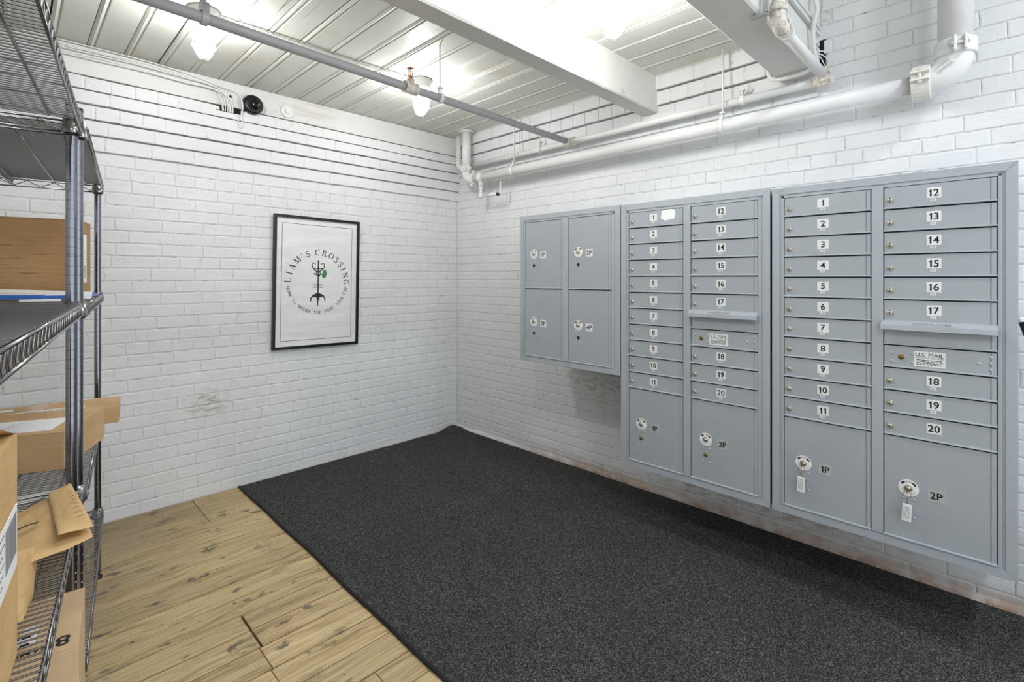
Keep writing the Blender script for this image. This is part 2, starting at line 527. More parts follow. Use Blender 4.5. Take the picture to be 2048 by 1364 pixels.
# ---- brick shapes shared by both walls (local: x along the course, -y proud, z up)
def brick_geo(w, h, d, seed):
    rnd = random.Random(seed)
    j = lambda a: rnd.uniform(-a, a)
    hw, hh = w / 2, h / 2
    ring = [(-hw, -hh), (0, -hh), (hw, -hh), (hw, 0), (hw, hh), (0, hh), (-hw, hh), (-hw, 0)]
    ring = [(x + j(.0016), z + j(.0016)) for x, z in ring]
    cut = rnd.uniform(.003, .006)
    vs = [(x, 0, z) for x, z in ring] + [(x * .998, -(d - .0016), z * .99) for x, z in ring]
    ins = []
    for i, (x, z) in enumerate(ring):
        cx = cut * (1.5 if i % 2 == 0 else 1.0)
        ins.append((x - math.copysign(cx, x) if abs(x) > .01 else x, -d + j(.0008), z - math.copysign(cx * .8, z) if abs(z) > .005 else z))
    vs += ins
    fs = []
    for r in (0, 8):
        for i in range(8):
            k = (i + 1) % 8; fs.append((r + i, r + k, r + 8 + k, r + 8 + i))
    fs.append(tuple(range(16, 24)))
    return vs, fs


_bv = {}
def brick_var(w, h, d, k):
    key = (round(w, 3), round(h, 3), round(d, 3), k)
    if key not in _bv:
        vs, fs = brick_geo(w, h, d, hash(key) % 9973 + k)
        mb = MB(); mb.add(vs, fs, 0, False); _bv[key] = (vs, fs, mb.mesh('brick', 'brick'))
    return _bv[key]


JOINT = .0065
STEP = .0724


def courses(top, special, z_special):
    out = []; z = 0.0; i = 0
    while z + STEP * .6 < z_special:
        out.append((z, z + STEP, i, 0.0)); z += STEP; i += 1
    lst = out[-1]; out[-1] = (lst[0], z_special, lst[2], 0.0)
    for z0, z1, hdr, off in special: out.append((z0, z1, 6 if hdr else 1, off))
    return out


# hidden test: does the line of sight to a right-wall point pass through a mailbox cabinet?
CABS = [(-2.075, -1.291, .839, 1.808), (-2.867, -2.083, .345, 1.80), (-3.661, -2.877, .345, 1.795)]
FX = .49
def hidden_right(y, z):
    t = (-FX - CX) / (0 - CX)
    yy, zz = CY + (y - CY) * t, CZ + (z - CZ) * t
    if any(a < yy < b and c < zz < d for a, b, c, d in CABS): return True
    return any(a < y < b and c < z < d for a, b, c, d in CABS)


def screen(p):
    d = Vector((p[0] - CX, p[1] - CY)); Z = d.dot(FW); X = d.dot(RT)
    if Z < .1: return None
    return 1024 + 996 * X / Z, 556 - 996 * (p[2] - CZ) / Z, Z


def lay_bricks(wall, side, length, rows, limit=300, clip=False, skip=None):
    """side 'back' : wall y=0 facing -y ; side 'right': wall x=0 facing -x"""
    T0 = Matrix.Identity(4) if side == 'back' else Matrix.Rotation(-pi / 2, 4, 'Z')
    items = []
    for z0, z1, idx, off in rows:
        hdr = idx % 7 == 6
        mod = .1105 if hdr else .221
        ph = {0: .0, 1: .5}[idx % 2] * mod + (.03 if hdr else 0) + random.uniform(-.012, .012)
        s = -ph
        while s < length:
            w = mod * random.uniform(.965, 1.035)
            a, b = max(s, 0), min(s + w, length)
            if clip and 2.42 < (z0 + z1) / 2 < 2.64 and b > 2.9 and a < 2.99:
                lim = 2.975 + random.uniform(-.010, .012)
                if b > lim: a = max(a, lim)
                else: a = b
            if b - a > .022:
                ww = b - a - JOINT * .55; c = (a + b) / 2; zc = (z0 + z1) / 2; hh = z1 - z0 - JOINT
                pl = Vector((-c, 0)) if side == 'back' else Vector((0, -c))
                if not (skip and skip(c, zc)): items.append((c, zc, ww, hh, off, pl))
            s += w
    def area(it):
        p = (it[5].x, it[5].y, it[1]); sc = screen(p)
        if sc is None: return -1
        x, y, Z = sc
        if not (-20 < x < 2068 and -20 < y < 1384): return -1
        if side == 'right' and hidden_right(p[1], p[2]): return -1
        n = (0, -1) if side == 'back' else (-1, 0)
        dv = Vector((CX - p[0], CY - p[1])).normalized()
        return it[2] * it[3] / Z / Z * abs(dv.dot(Vector(n)))
    items.sort(key=area, reverse=True)
    rest = MB()
    for i, it in enumerate(items):
        c, zc, ww, hh, off, pl = it
        # widths snap to a few sizes so that meshes are shared
        full = .1105 - JOINT * .55 if ww < .13 else .221 - JOINT * .55
        if ww < .07: full = .05
        vs, fs, me = brick_var(full, hh, .0088 + off, random.randrange(7))
        sx = ww / full
        if side == 'back': T = Matrix.Translation((-c, .006, zc))
        else: T = Matrix.Translation((.006, -c, zc)) @ T0
        tilt = Matrix.Rotation(random.uniform(-.006, .006), 4, 'Y')
        T = T @ tilt @ Matrix.Diagonal((sx, 1 + random.uniform(-.08, .08) * (1 if off == 0 else .12), 1, 1))
        if i < limit and area(it) > 0:
            o = link('brick', me, wall); o.matrix_basis = T
        else:
            rest.add(vs, fs, 0, False, T)
    r = rest.build('brick_courses', 'brick', wall); r['kind'] = 'stuff'


# wall_left : the far-left wall with the poster (plane y = 0)
rows_l = courses(2.5, [(2.102, 2.187, False, .016), (2.187, 2.269, False, .032), (2.269, 2.348, True, .048), (2.348, 2.422, False, .064), (2.422, 2.497, True, .064)], 2.102)
mb = MB(); mb.box((XL, .0012, -.05), (.12, .20, 3.6))
for z0, z1, i, off in rows_l[-5:]:
    mb.box((XL, .03, z0 + .006), (0, -off, z1 - .004))
wl = mb.build('wall_left', 'mortar'); tag(wl, 'white painted brick wall behind the framed poster', kind='structure')
lay_bricks(wl, 'back', -XL, rows_l)

# wall_right : the wall that carries the mailboxes (plane x = 0)
LEDGE = -2.95
n_reg = courses(0, [], 2.32)
mb = MB(); mb.box((.0012, YB, -.05), (.20, .0012, 3.6))
spec = [(2.32, 2.40, False, .014), (2.40, 2.485, False, .03), (2.485, 2.575, True, .046), (2.575, H + .01, False, .062)]
for z0, z1, hd, off in spec: mb.box((.03, LEDGE, z0 + .006), (-off, 0, z1 - .004))
wr = mb.build('wall_right', 'mortar'); tag(wr, 'white painted brick wall carrying the mailboxes', kind='structure')
_ly = {}
def skip_r(c, z):
    y = -c
    if z > 2.32 and y > LEDGE: return True                      # corbelled courses are laid separately
    return False
rows_r = n_reg + [(2.32 + STEP * k, 2.32 + STEP * (k + 1), k, 0.0) for k in range(17)]
lay_bricks(wr, 'right', -YB, rows_r, 300, True, skip_r)
rest = MB()
T0 = Matrix.Rotation(-pi / 2, 4, 'Z')
cnt = 0
for k, (z0, z1, hd, off) in enumerate(spec):
    mod = .1105 if hd else .221; s = -random.uniform(0, mod)
    while s < -LEDGE:
        w = mod * random.uniform(.95, 1.05); a, b = max(s, 0.0), min(s + w, -LEDGE)
        if b - a > .03:
            full = mod - JOINT
            vs, fs, me = brick_var(full, z1 - z0 - .009, .0105 + off, random.randrange(7))
            T = Matrix.Translation((.006, -(a + b) / 2, (z0 + z1) / 2)) @ T0 @ Matrix.Rotation(random.uniform(-.01, .01), 4, 'Y') @ Matrix.Diagonal(((b - a - .009) / full, 1 + random.uniform(-.01, .01), 1, 1))
            rest.add(vs, fs, 0, False, T)
        s += w
r = rest.build('corbelled_brick_courses', 'brick', wr); r['kind'] = 'stuff'
mb = MB(); mb.box((-.001, -2.978, 2.44), (.005, LEDGE + .02, 2.63)); mb.build('beam_pocket_shade', 'dark', wr)  # flat dark panel over the mortar, painted as the shade inside the pocket
# crumbled mortar along the foot of the right wall
mb = MB(); n = 150; vs = []; rnd = random.Random(3)
for i in range(n + 1):
    y = .0 - i * (5.6 / n)
    h = .042 + .014 * noise.noise(Vector((y * 3, 0, 0))) + rnd.uniform(-.003, .003)
    o = .012 + .008 * noise.noise(Vector((y * 5, 3, 0)))
    vs += [(-o - .008, y, 0), (-o, y, h * .55), (-.002, y, h), (.006, y, h)]
fs = [(4 * i + k, 4 * i + k + 1, 4 * i + 5 + k, 4 * i + 4 + k) for i in range(n) for k in range(3)]
mb.add(vs, fs); o = mb.build('baseboard_right', 'brick'); tag(o, 'lumpy brown stained mortar along the foot of the right wall', kind='structure')

# remaining shell, out of the picture
mb = MB(); mb.box((XL - .1, YB, -.05), (XL, .2, 3.7)); tag(mb.build('wall_front', 'plaster'), 'plain white wall behind the wire shelves', kind='structure')

# floor with boards
mb = MB(); mb.box((XL, YB, -.10), (.006, .006, -.022)); fl = mb.build('floor', 'sub'); tag(fl, 'worn yellow pine floorboards with dark stains', kind='structure')
edges = [.004, -.122, -.262, -.408, -.552, -.693, -.834, -.969, -1.123, -1.26, -1.385, -1.51, -1.632]
while edges[-1] > YB: edges.append(edges[-1] - random.uniform(.125, .145))
cuts = {0: [-2.13, -.4], 1: [-2.13], 2: [-2.13, -3.4], 10: [-2.262], 11: [-2.262], 12: [-2.272], 13: [-2.28], 14: [-2.285]}
for i, (a, b) in enumerate(zip(edges, edges[1:])):
    xs = sorted([XL, .004] + cuts.get(i, [random.uniform(-1.6, -.3)]))
    if i > 14: xs = sorted(xs + [random.uniform(-3.6, -2.0)])
    for k, (x0, x1) in enumerate(zip(xs, xs[1:])):
        dz = random.uniform(-.0012, .0)
        ga = .0025 + (.0018 if i in (10, 12, 5) else random.uniform(0, .001))
        gx = .0014 if i not in (10, 11) else .0042
        L, Wd = x1 - x0 - 2 * gx, a - b - 2 * ga
        mb = MB(); hl, hw = L / 2, Wd / 2; c = .0016
        vs = [(-hl, -hw, -.022), (hl, -hw, -.022), (hl, hw, -.022), (-hl, hw, -.022), (-hl, -hw, -c), (hl, -hw, -c), (hl, hw, -c), (-hl, hw, -c),
              (-hl + c, -hw + c, 0), (hl - c, -hw + c, 0), (hl - c, hw - c, 0), (-hl + c, hw - c, 0)]
        fs = [(0, 1, 5, 4), (1, 2, 6, 5), (2, 3, 7, 6), (3, 0, 4, 7), (4, 5, 9, 8), (5, 6, 10, 9), (6, 7, 11, 10), (7, 4, 8, 11), (8, 9, 10, 11)]
        mb.add(vs, fs)
        mb.build('floorboard', 'floor', fl, ((x0 + x1) / 2, (a + b) / 2, dz))

# ceiling with bead boards (they run away from the poster wall) up to the second beam
mb = MB(); mb.box((XL, LEDGE, H + .014), (.006, .006, H + .12), 1); mb.box((XL, YB, 3.6), (.006, LEDGE, 3.7))
mb.box((XL, LEDGE, H + .12), (.006, LEDGE + .05, 3.65))
ce = mb.build('ceiling', ['ceil', 'dark']); tag(ce, 'white painted beadboard ceiling', kind='structure')
PIT = .16
def board_mesh(k):
    rnd = random.Random(k); g = .003 + (.004 if k % 3 == 0 else 0) + rnd.uniform(0, .002)
    pr = [(g, .014), (g, .004), (g + .004, .0), (g + .013, -.004), (g + .022, 0.0), (g + .026, .004), (g + .030, .007), (g + .034, .0), (PIT, 0.0), (PIT, .014)]
    mb = MB(); n = len(pr); L = -LEDGE
    vs = [(x, 0, z) for x, z in pr] + [(x, -L, z) for x, z in pr]
    mb.add(vs, [(i, i + 1, n + i + 1, n + i) for i in range(n - 1)])
    return mb.mesh('ceiling_board', 'ceil')
bms = [board_mesh(k) for k in range(6)]
x = -.061 - PIT * 26 - .02
bi = 0
while x < -.02:
    o = link('ceiling_board', bms[bi % 6], ce, (x, .004, H + random.uniform(-.0015, .001)))
    if x + PIT > 0: o.scale = ((0.004 - x) / PIT, 1, 1)
    x += PIT; bi += 1

# wall plate on the corbels
mb = MB(); mb.box((XL, .02, 2.502), (-.0, -.062, H - .002), bev=.004); tag(mb.build('trim_1', 'plate'), 'long white wooden plate between bricks and ceiling on the poster wall', kind='structure')

# beams
def beam(y0, y1, z0, z1, label, extra=None):
    mb = MB(); n = 40; rnd = random.Random(int(y0 * 100))
    vs = []
    for i in range(n + 1):
        x = XL + (-XL + .004) * i / n
        w = lambda: rnd.uniform(-.0015, .0015)
        c = .008
        vs += [(x, y1 + w(), z1), (x, y1 + w(), z0 + c), (x, y1 - c, z0 + w()), (x, y0 + c, z0 + w()), (x, y0 + w(), z0 + c), (x, y0 + w(), z1)]
    fs = [(6 * i + k, 6 * i + 6 + k, 6 * i + 7 + k, 6 * i + 1 + k) for i in range(n) for k in range(5)]
    fs += [tuple(range(6)), tuple(range(6 * n, 6 * n + 6))[::-1]]
    mb.add(vs, fs)
    return tag(mb.build('ceiling_beam', 'beam'), label, 'beam')
beam(-2.062, -1.945, 2.443, H + .012, 'narrow white ceiling beam crossing mid-ceiling, nearer the poster wall')
b2 = beam(-2.945, -2.775, 2.43, 2.612, 'wide white ceiling beam at upper right beside the rusty pipe elbow')

# moulded boards of the deck edge above the second beam
mb = MB()
for z0, z1, y in ((2.622, 2.640, -2.962), (2.640, 2.648, -2.957), (2.648, 2.664, -2.965)): mb.box((XL, -2.90, z0), (-.03, y, z1), bev=.002)
mb.box((XL, -2.90, 2.668), (-.004, -2.953, 2.86)); mb.box((XL, -2.77, 2.612), (-.004, -2.94, 2.68), 0)
tag(mb.build('trim_2', 'beam'), 'moulded white board edge above the second beam', kind='structure')

# carpet
def carpet():
    x0 = -1.862; nx, ny = 60, 110; vs = []
    edge = lambda y: x0 + .012 * noise.noise(Vector((y * 2.2, 0, 4))) - .008 * max(0, -y - .6)
    def hgt(x, y):
        h = .011
        d = sqrt((x + .10) ** 2 + (y + .06) ** 2)
        h += .05 * max(0, 1 - d / .16) ** 1.6                       # the corner rides up
        h += .004 * max(0, noise.noise(Vector((x * 3, y * 3, 0))))
        return h
    for j in range(ny + 1):
        y = -.012 - (5.4) * (j / ny) ** 1.3
        for i in range(nx + 1):
            t = (i / nx) ; x = edge(y) + (-.02 - edge(y)) * t
            if j == 0: y2 = y - .010 + .008 * noise.noise(Vector((x * 6, 1, 0)))
            else: y2 = y
            vs.append((x, y2, hgt(x, y2)))
    fs = [(j * (nx + 1) + i, (j + 1) * (nx + 1) + i, (j + 1) * (nx + 1) + i + 1, j * (nx + 1) + i + 1) for j in range(ny) for i in range(nx)]
    mb = MB(); mb.add(vs, fs, 0, True)
    # skirt
    k = nx + 1
    rim = [i for i in range(k)][::-1] + [j * k for j in range(ny + 1)]
    sv = [vs[i] for i in rim] + [(vs[i][0], vs[i][1], .0005) for i in rim]; m = len(rim)
    mb.add(sv, [(i, i + 1, m + i + 1, m + i) for i in range(m - 1)])
    t = mb.build('carpet', 'carpet'); tag(t, 'large charcoal flecked carpet over the floorboards below the mailboxes', 'carpet')
    b = MB(); pts = [Vector((edge(-.02 - 5.3 * q / 90), -.02 - 5.3 * q / 90, .008)) for q in range(91)]
    b.tube(pts, .008, 8); bo = b.build('bound_edge', 'binding', t); bo['label'] = 'black stitched edge binding'
carpet()


# ------------------------------------------------------------------ LAMPS
def make_lamp(label):
    t = thing('cage_lamp', label, 'lamp', group='caged jar lamps')
    mb = MB(); mb.lathe([(.0, 0), (.066, 0), (.068, -.010), (.062, -.022), (.058, -.040), (.060, -.042), (.055, -.058), (.046, -.064), (0, -.064)], 28)
    mb.build('mounting_base', 'pipe', t)
    mb = MB(); mb.lathe([(.030, -.064), (.043, -.072), (.046, -.10), (.046, -.155), (.043, -.185), (.033, -.208), (.018, -.220), (0, -.224)], 24)
    mb.build('glass_globe', 'globe', t)
    mb = MB(); r = .0022
    for z, rr in ((-.078, .056), (-.125, .056), (-.172, .052)):
        mb.tube([(rr * cos(a * pi / 12), rr * sin(a * pi / 12), z) for a in range(24)], r, 6, closed=True)
    for k in range(4):
        w = k * pi / 2 + .5
        pr = [(.056, -.062), (.056, -.10), (.056, -.15), (.052, -.175), (.040, -.205), (.022, -.226), (.0, -.232)]
        mb.tube(smooth([(a * cos(w), a * sin(w), z) for a, z in pr], 4), r, 6)
    mb.build('wire_guard', 'pipe', t)
    return t
lamp = make_lamp('glowing caged jar lamp behind the shade-grey sprinkler pipe, at upper left above the cables')
lamp.location = (-2.285, -.925, H)
for loc, lab in (((-1.072, -.964, H), 'glowing caged jar lamp beside the brass sprinkler head'),
                 ((-1.084, -2.419, H), 'glowing caged jar lamp between the two ceiling beams'),
                 ((-2.29, -2.45, H), 'caged jar lamp overhead between the beams on the shelf side, out of view')):
    c = copy_tree(lamp); c.location = loc; c['label'] = lab
def highbay(loc, label):
    t = thing('pendant_lamp', label, 'lamp', loc, group='pendant lamps of the raised bay')
    mb = MB(); mb.lathe([(.0, .16), (.04, .16), (.06, .10), (.15, .02), (.155, 0), (.148, 0), (.05, .09), (0, .10)], 28); mb.tube([(0, 0, .15), (0, 0, 3.6 - loc[2])], .008, 8); mb.build('reflector', 'pipe', t)
    mb = MB(); mb.lathe([(.142, .006), (.12, -.004), (.06, -.012), (0, -.014)], 28); mb.build('diffuser', 'highbay', t)
highbay((-1.10, -4.75, 3.35), 'white pendant lamp under the raised ceiling behind the camera, mailbox side')
highbay((-2.9, -4.75, 3.35), 'added white pendant fill lamp under the raised ceiling behind the camera, shelf side')  # unseen lamp added to fill the cabinet fronts with light


# ------------------------------------------------------------------ PIPES
def ring(mb, p, ax, r, w, mi=0, seg=20, bulge=0.0):
    mb.lathe([(r * .9, -w / 2), (r, -w / 2), (r + bulge, 0), (r, w / 2), (r * .9, w / 2)], seg, mi, along(ax, p), False)


def strap_hanger(mb, c, ax, r, top, rod=.004, mi=0):
    """loop round a pipe at c with a rod up to z=top"""
    ax = Vector(ax).normalized(); side = ax.cross(Vector((0, 0, 1))).normalized(); c = Vector(c)
    pts = []
    for k in range(17):
        a = -pi * 1.5 + 2 * pi * k / 16
        pts.append(c + side * (cos(a) * (r + .004)) + Vector((0, 0, sin(a) * (r + .004))))
    for s0, s1 in zip(pts, pts[1:]):
        d = ax * .011
        u = (s0 - c).normalized() * .0025; u2 = (s1 - c).normalized() * .0025
        mb.add([s0 - d - u, s1 - d - u2, s1 + d - u2, s0 + d - u, s0 - d + u, s1 - d + u2, s1 + d + u2, s0 + d + u],
               [(0, 1, 2, 3), (7, 6, 5, 4), (0, 4, 5, 1), (3, 2, 6, 7)], mi)
    for sgn in (-1, 1):
        a = c + side * sgn * (r * .55) + Vector((0, 0, r * .8)); b = c + side * sgn * .010 + Vector((0, 0, r + .035))
        mb.tube([a, b], .0045, 6, mi)
    mb.box((-.014, -.012, 0), (.014, .012, .008), mi, Matrix.Translation(c + Vector((0, 0, r + .030))))
    mb.tube([c + Vector((0, 0, r + .026)), Vector((c.x, c.y, top))], rod, 8, mi)


# sprinkler branch; the grey of its unlit side is painted in
P0 = Vector((-.085, -1.391, 2.374)); P1 = Vector((-3.6, -1.391 - 3.515 * .0391, 2.374)); dS = (P1 - P0).normalized()
onS = lambda x: P0 + dS * ((x - P0.x) / dS.x)
sp = thing('sprinkler_pipe', 'shade-grey sprinkler branch pipe running under the ceiling across the room', 'pipe', (P0.x, P0.y, 0))
def rel(o): return Matrix.Translation(-Vector(o.location))
mb = MB(); mb.tube([P0, P1], .0212, 20, T=rel(sp)); mb.build('pipe_run', 'pipe_grey', sp)
tp = onS(-1.476)
mb = MB(); mb.tube([tp - dS * .035, tp - dS * .033, tp + dS * .033, tp + dS * .035], [.024, .029, .029, .024], 18, T=rel(sp))
for s in (-1, 1): ring(mb, tp + dS * .034 * s - Vector((0, 0, 0)), dS, .031, .010, 0, 18); mb.v[-90:] = [tuple(Vector(v) - Vector(sp.location)) for v in mb.v[-90:]]
mb.tube([tp, tp + Vector((0, 0, .045))], [.022, .019], 14, T=rel(sp))
mb.build('tee_fitting', 'rust', sp)
mb = MB(); q = tp + Vector((0, 0, .045)) - Vector(sp.location)
mb.lathe([(0, 0), (.011, 0), (.011, .016), (.006, .018), (0, .018)], 12, 0, Matrix.Translation(q))
for s in (-1, 1): mb.tube([q + Vector((s * .006, 0, .014)), q + Vector((s * .013, 0, .028)), q + Vector((s * .009, 0, .046)), q + Vector((0, 0, .054))], .0022, 6)
mb.tube([q + Vector((0, 0, .018)), q + Vector((0, 0, .046))], .002, 6)
mb.lathe([(0, .055), (.018, .055), (.019, .057), (0, .058)], 16, 0, Matrix.Translation(q))
mb.build('sprinkler_head', 'brass', sp)['label'] = 'upright brass sprinkler head'
mb = MB(); strap_hanger(mb, onS(-1.282) - Vector(sp.location), dS, .0212, H); mb.build('pipe_hanger', 'pipe', sp)
mb = MB(); c = onS(-2.418) - Vector(sp.location); strap_hanger(mb, c, dS, .0212, H - .02, .007)
mb.box((-.016, -.012, .022), (.016, .012, .05), 0, Matrix.Translation(c)); mb.box((-.024, -.02, H - .006 - c.z), (.024, .02, H - .0 - c.z), 0, Matrix.Translation(c))
mb.build('pipe_hanger', 'pipe_grey', sp)

# thin wall pipe
def wp(name, label, pts, r, parent_loc): pass
TZ = 2.374; TX = -.085
tpz = thing('sprinkler_main', 'thinner white pipe along the top of the mailbox wall, above the fat pipe', 'pipe', (TX, -.126, 0))
R_ = rel(tpz)
corner = [(TX, -.126, H + .01), (TX, -.126, TZ + .09)] + [(TX, -.126 - .06 * (1 - cos(a)), TZ + .06 * (1 - sin(a)) + .0) for a in [pi / 16 * k for k in range(9)]]
mb = MB(); mb.tube([(TX, -.126, H + .01), (TX, -.126, TZ + .06)], .0215, 18, T=R_); mb.build('riser', 'pipe', tpz)
mb = MB(); mb.tube([(TX, -.186, TZ), (TX, -2.99, TZ)], .0212, 18, T=R_); mb.build('pipe_run', 'pipe', tpz)
mb = MB(); el = [(TX, -.126, TZ + .075)] + [(TX, -.186 + .06 * cos(a), TZ + .06 - .06 * sin(a)) for a in [pi / 16 * k for k in range(9)]] + [(TX, -.20, TZ)]
mb.tube(el, .027, 16, T=R_); mb.tube([(TX, -.126, TZ + .07), (TX, -.126, TZ + .088)], .031, 16, T=R_); mb.tube([(TX, -.196, TZ), (TX, -.212, TZ)], .031, 16, T=R_)
mb.build('elbow', 'pipe', tpz)
mb = MB(); mb.lathe([(.024, 0), (.04, -.002), (.042, -.006), (.024, -.009)], 20, 0, Matrix.Translation((0, 0, H - .001))); mb.build('ceiling_flange', 'pipe', tpz)
mb = MB(); mb.tube([(TX, -1.355, TZ), (TX, -1.36, TZ), (TX, -1.425, TZ), (TX, -1.43, TZ)], [.025, .030, .030, .025], 16, T=R_)
for yy in (-1.355, -1.427): mb.tube([(TX, yy - .007, TZ), (TX, yy + .007, TZ)], .034, 16, T=R_)
mb.tube([(TX, -1.391, TZ), (TX - .05, -1.391, TZ)], .029, 16, T=R_); mb.build('tee_fitting', 'rust', tpz)
mb = MB(); mb.tube([(TX, -.75, TZ), (TX, -.765, TZ)], .025, 16, T=R_); mb.build('joint_collar', 'pipe', tpz)
for yy, mt in ((-1.11, 'pipe'), (-2.60, 'pipe')):
    mb = MB(); strap_hanger(mb, Vector((0, yy + .126, TZ)), (0, 1, 0), .0212, TZ + .085 if yy < -2 else TZ + .15, .004)
    if yy < -2:
        for s in (-1, 1): mb.tube([(0, yy + .126 + .01 * s, TZ + .03), (.0, yy + .126 + .03 * s, TZ + .075)], .005, 6)
    mb.build('pipe_hanger', mt, tpz)
# branch along the second beam with rusty elbow
BY = -2.995; BZ = 2.39
mb = MB(); mb.tube([(TX, BY, BZ), (-.765, BY, BZ)], .0212, 18, T=R_); mb.build('branch_run', 'pipe', tpz)
mb = MB(); mb.tube([(TX, BY + .05, TZ), (TX, BY + .045, TZ), (TX, BY - .03, TZ + .006)], [.026, .031, .031], 16, T=R_); mb.tube([(TX, BY, BZ), (TX - .05, BY, BZ)], .030, 16, T=R_)
mb.tube([(TX - .040, BY, BZ), (TX - .054, BY, BZ)], .034, 16, T=R_); mb.build('tee_fitting', 'rust', tpz)
el = [(-.745, BY, BZ), (-.765, BY, BZ)] + [(-.775 - .035 * sin(a), BY, BZ + .035 * (1 - cos(a))) for a in [pi / 16 * k for k in range(9)]] + [(-.81, BY, BZ + .05)]
mb = MB(); mb.tube(el, .029, 18, T=R_); mb.tube([(-.738, BY, BZ), (-.752, BY, BZ)], .032, 18, T=R_); mb.tube([(-.81, BY, BZ + .045), (-.81, BY, BZ + .07)], .034, 18, T=R_)
mb.tube([(-.81, BY, BZ + .07), (-.81, BY, BZ + .085)], .027, 18, T=R_)
mb.build('elbow', 'rust', tpz)['label'] = 'rust stained elbow'
mb = MB(); mb.tube([(-.81, BY, BZ + .07), (-.81, BY, 3.6)], .0212, 18, T=R_); mb.build('riser', 'pipe', tpz)
mb = MB(); strap_hanger(mb, Vector((-.70 - TX, BY + .126, BZ)), (1, 0, 0), .0212, 3.6, .005); mb.build('pipe_hanger', 'pipe', tpz)
mb = MB(); c = Vector((-.865 - TX, BY + .126 + .02, 0)); mb.box((c.x - .010, c.y - .004, 2.42), (c.x + .010, c.y + .004, 3.6)); mb.box((c.x - .010, c.y - .004, 2.415), (c.x + .010, c.y + .06, 2.423))
mb.build('strap_iron', 'pipe_grey', tpz)

# fat drain pipe
DZ = 2.236; DX = -.15
dp = thing('drain_pipe', 'fat white pipe along the mailbox wall with bolted couplings at both bends', 'pipe', (DX, -.313, 0)); R_ = rel(dp)
RR = .0378
mb = MB(); mb.tube([(DX, -.313, H + .01), (DX, -.313, DZ + .08)], RR, 24, T=R_); mb.build('riser', 'pipe', dp)
mb = MB(); mb.tube([(DX, -.393, DZ), (DX, -3.37, DZ)], RR, 24, T=R_); mb.build('pipe_run', 'pipe', dp)
el = [(DX, -.313, DZ + .085)] + [(DX, -.393 + .08 * cos(a), DZ + .08 - .08 * sin(a)) for a in [pi / 20 * k for k in range(11)]] + [(DX, -.40, DZ)]
mb = MB(); mb.tube(el, RR * 1.12, 22, T=R_); mb.build('elbow', 'pipe', dp)
mb = MB(); mb.lathe([(.04, 0), (.066, -.002), (.068, -.008), (.064, -.012), (.04, -.013)], 28, 0, Matrix.Translation((0, 0, H - .001))); mb.build('ceiling_flange', 'pipe', dp)
def coupling(c, ax, r, w, bolts, mat='pipe'):
    """two-piece bolted coupling round a pipe; c is relative to the pipe thing"""
    mb = MB(); ax = Vector(ax).normalized(); c = Vector(c)
    mb.lathe([(r * .96, -w / 2), (r + .010, -w / 2), (r + .013, -w / 2 + .004), (r + .013, w / 2 - .004), (r + .010, w / 2), (r * .96, w / 2)], 24, 0, along(ax, c), False)
    for d in bolts:
        d = Vector(d).normalized(); t = ax.cross(d).normalized(); p = c + d * (r + .021)
        for s in (-1, 1): mb.box((-.012, -w / 2, -.005), (.012, w / 2, .005), 0, basis(p + t * .017 * s, d, ax), bev=.002)
        mb.tube([p - t * .034, p + t * .034], .006, 8)
        mb.tube([p - t * .030, p - t * .024], .010, 6); mb.tube([p + t * .024, p + t * .030], .010, 6)
    mb.build('coupling', mat, dp)
coupling((0, 0, DZ + .095), (0, 0, 1), RR, .045, [(-.6, -.8, 0), (.6, .8, 0)])
coupling((0, -.095, DZ), (0, 1, 0), RR, .035, [(-.2, 0, -1), (.2, 0, 1)])
# saddle, small branch and valve
mb = MB(); sy = -.50 + .313
mb.lathe([(RR * .98, -.03), (RR + .006, -.03), (RR + .006, .03), (RR * .98, .03)], 22, 0, along((0, 1, 0), (0, sy, DZ)))
mb.tube([(0, sy, DZ), (0, sy, DZ - .075)], .020, 14); mb.tube([(0, sy, DZ - .07), (0, sy, DZ - .155)], .014, 12)
mb.tube([(0, sy, DZ - .085), (0, sy, DZ - .098)], .020, 12); mb.tube([(0, sy, DZ - .135), (0, sy, DZ - .175)], .019, 12)
mb.tube([(0, sy, DZ - .16), (0, sy - .20, DZ - .16)], .0085, 10)
mb.tube([(0, sy - .09, DZ - .16), (0, sy - .12, DZ - .16), (0, sy - .19, DZ - .16), (0, sy - .20, DZ - .16)], [.009, .014, .014, .012], 12)
mb.build('drain_valve', 'pipe', dp)
mb = MB(); mb.tube([(0, sy - .20, DZ - .163), (0, sy - .215, DZ - .163)], .015, 12); mb.build('valve_nut', 'plastic', dp)
mb = MB(); mb.tube([(0, sy - .215, DZ - .16), (0, sy - .235, DZ - .15), (0, sy - .237, DZ - .065)], [.006, .006, .007], 8); mb.build('valve_lever', 'pipe', dp)
for yy in (-.89, -2.515):
    mb = MB(); strap_hanger(mb, (0, yy + .313, DZ), (0, 1, 0), RR, H, .0045); mb.build('pipe_hanger', 'pipe', dp)
# right-hand end: coupling, four-inch elbow, riser
R4 = .0575; ER = .095; EY = -3.385
coupling((0, EY + .313 + .013, DZ), (0, 1, 0), RR + .024, .064, [(-1, 0, .12), (1, 0, 0)], 'rust_light')
pts = [(0, EY + .313 + .03, DZ)] + [(0, EY + .313 - ER * sin(a), DZ + ER * (1 - cos(a))) for a in [pi / 24 * k for k in range(13)]] + [(0, EY + .313 - ER, DZ + ER + .02)]
rad = [.058] + [.0605] * 13 + [.060]
mb = MB(); mb.tube(pts, rad, 28)
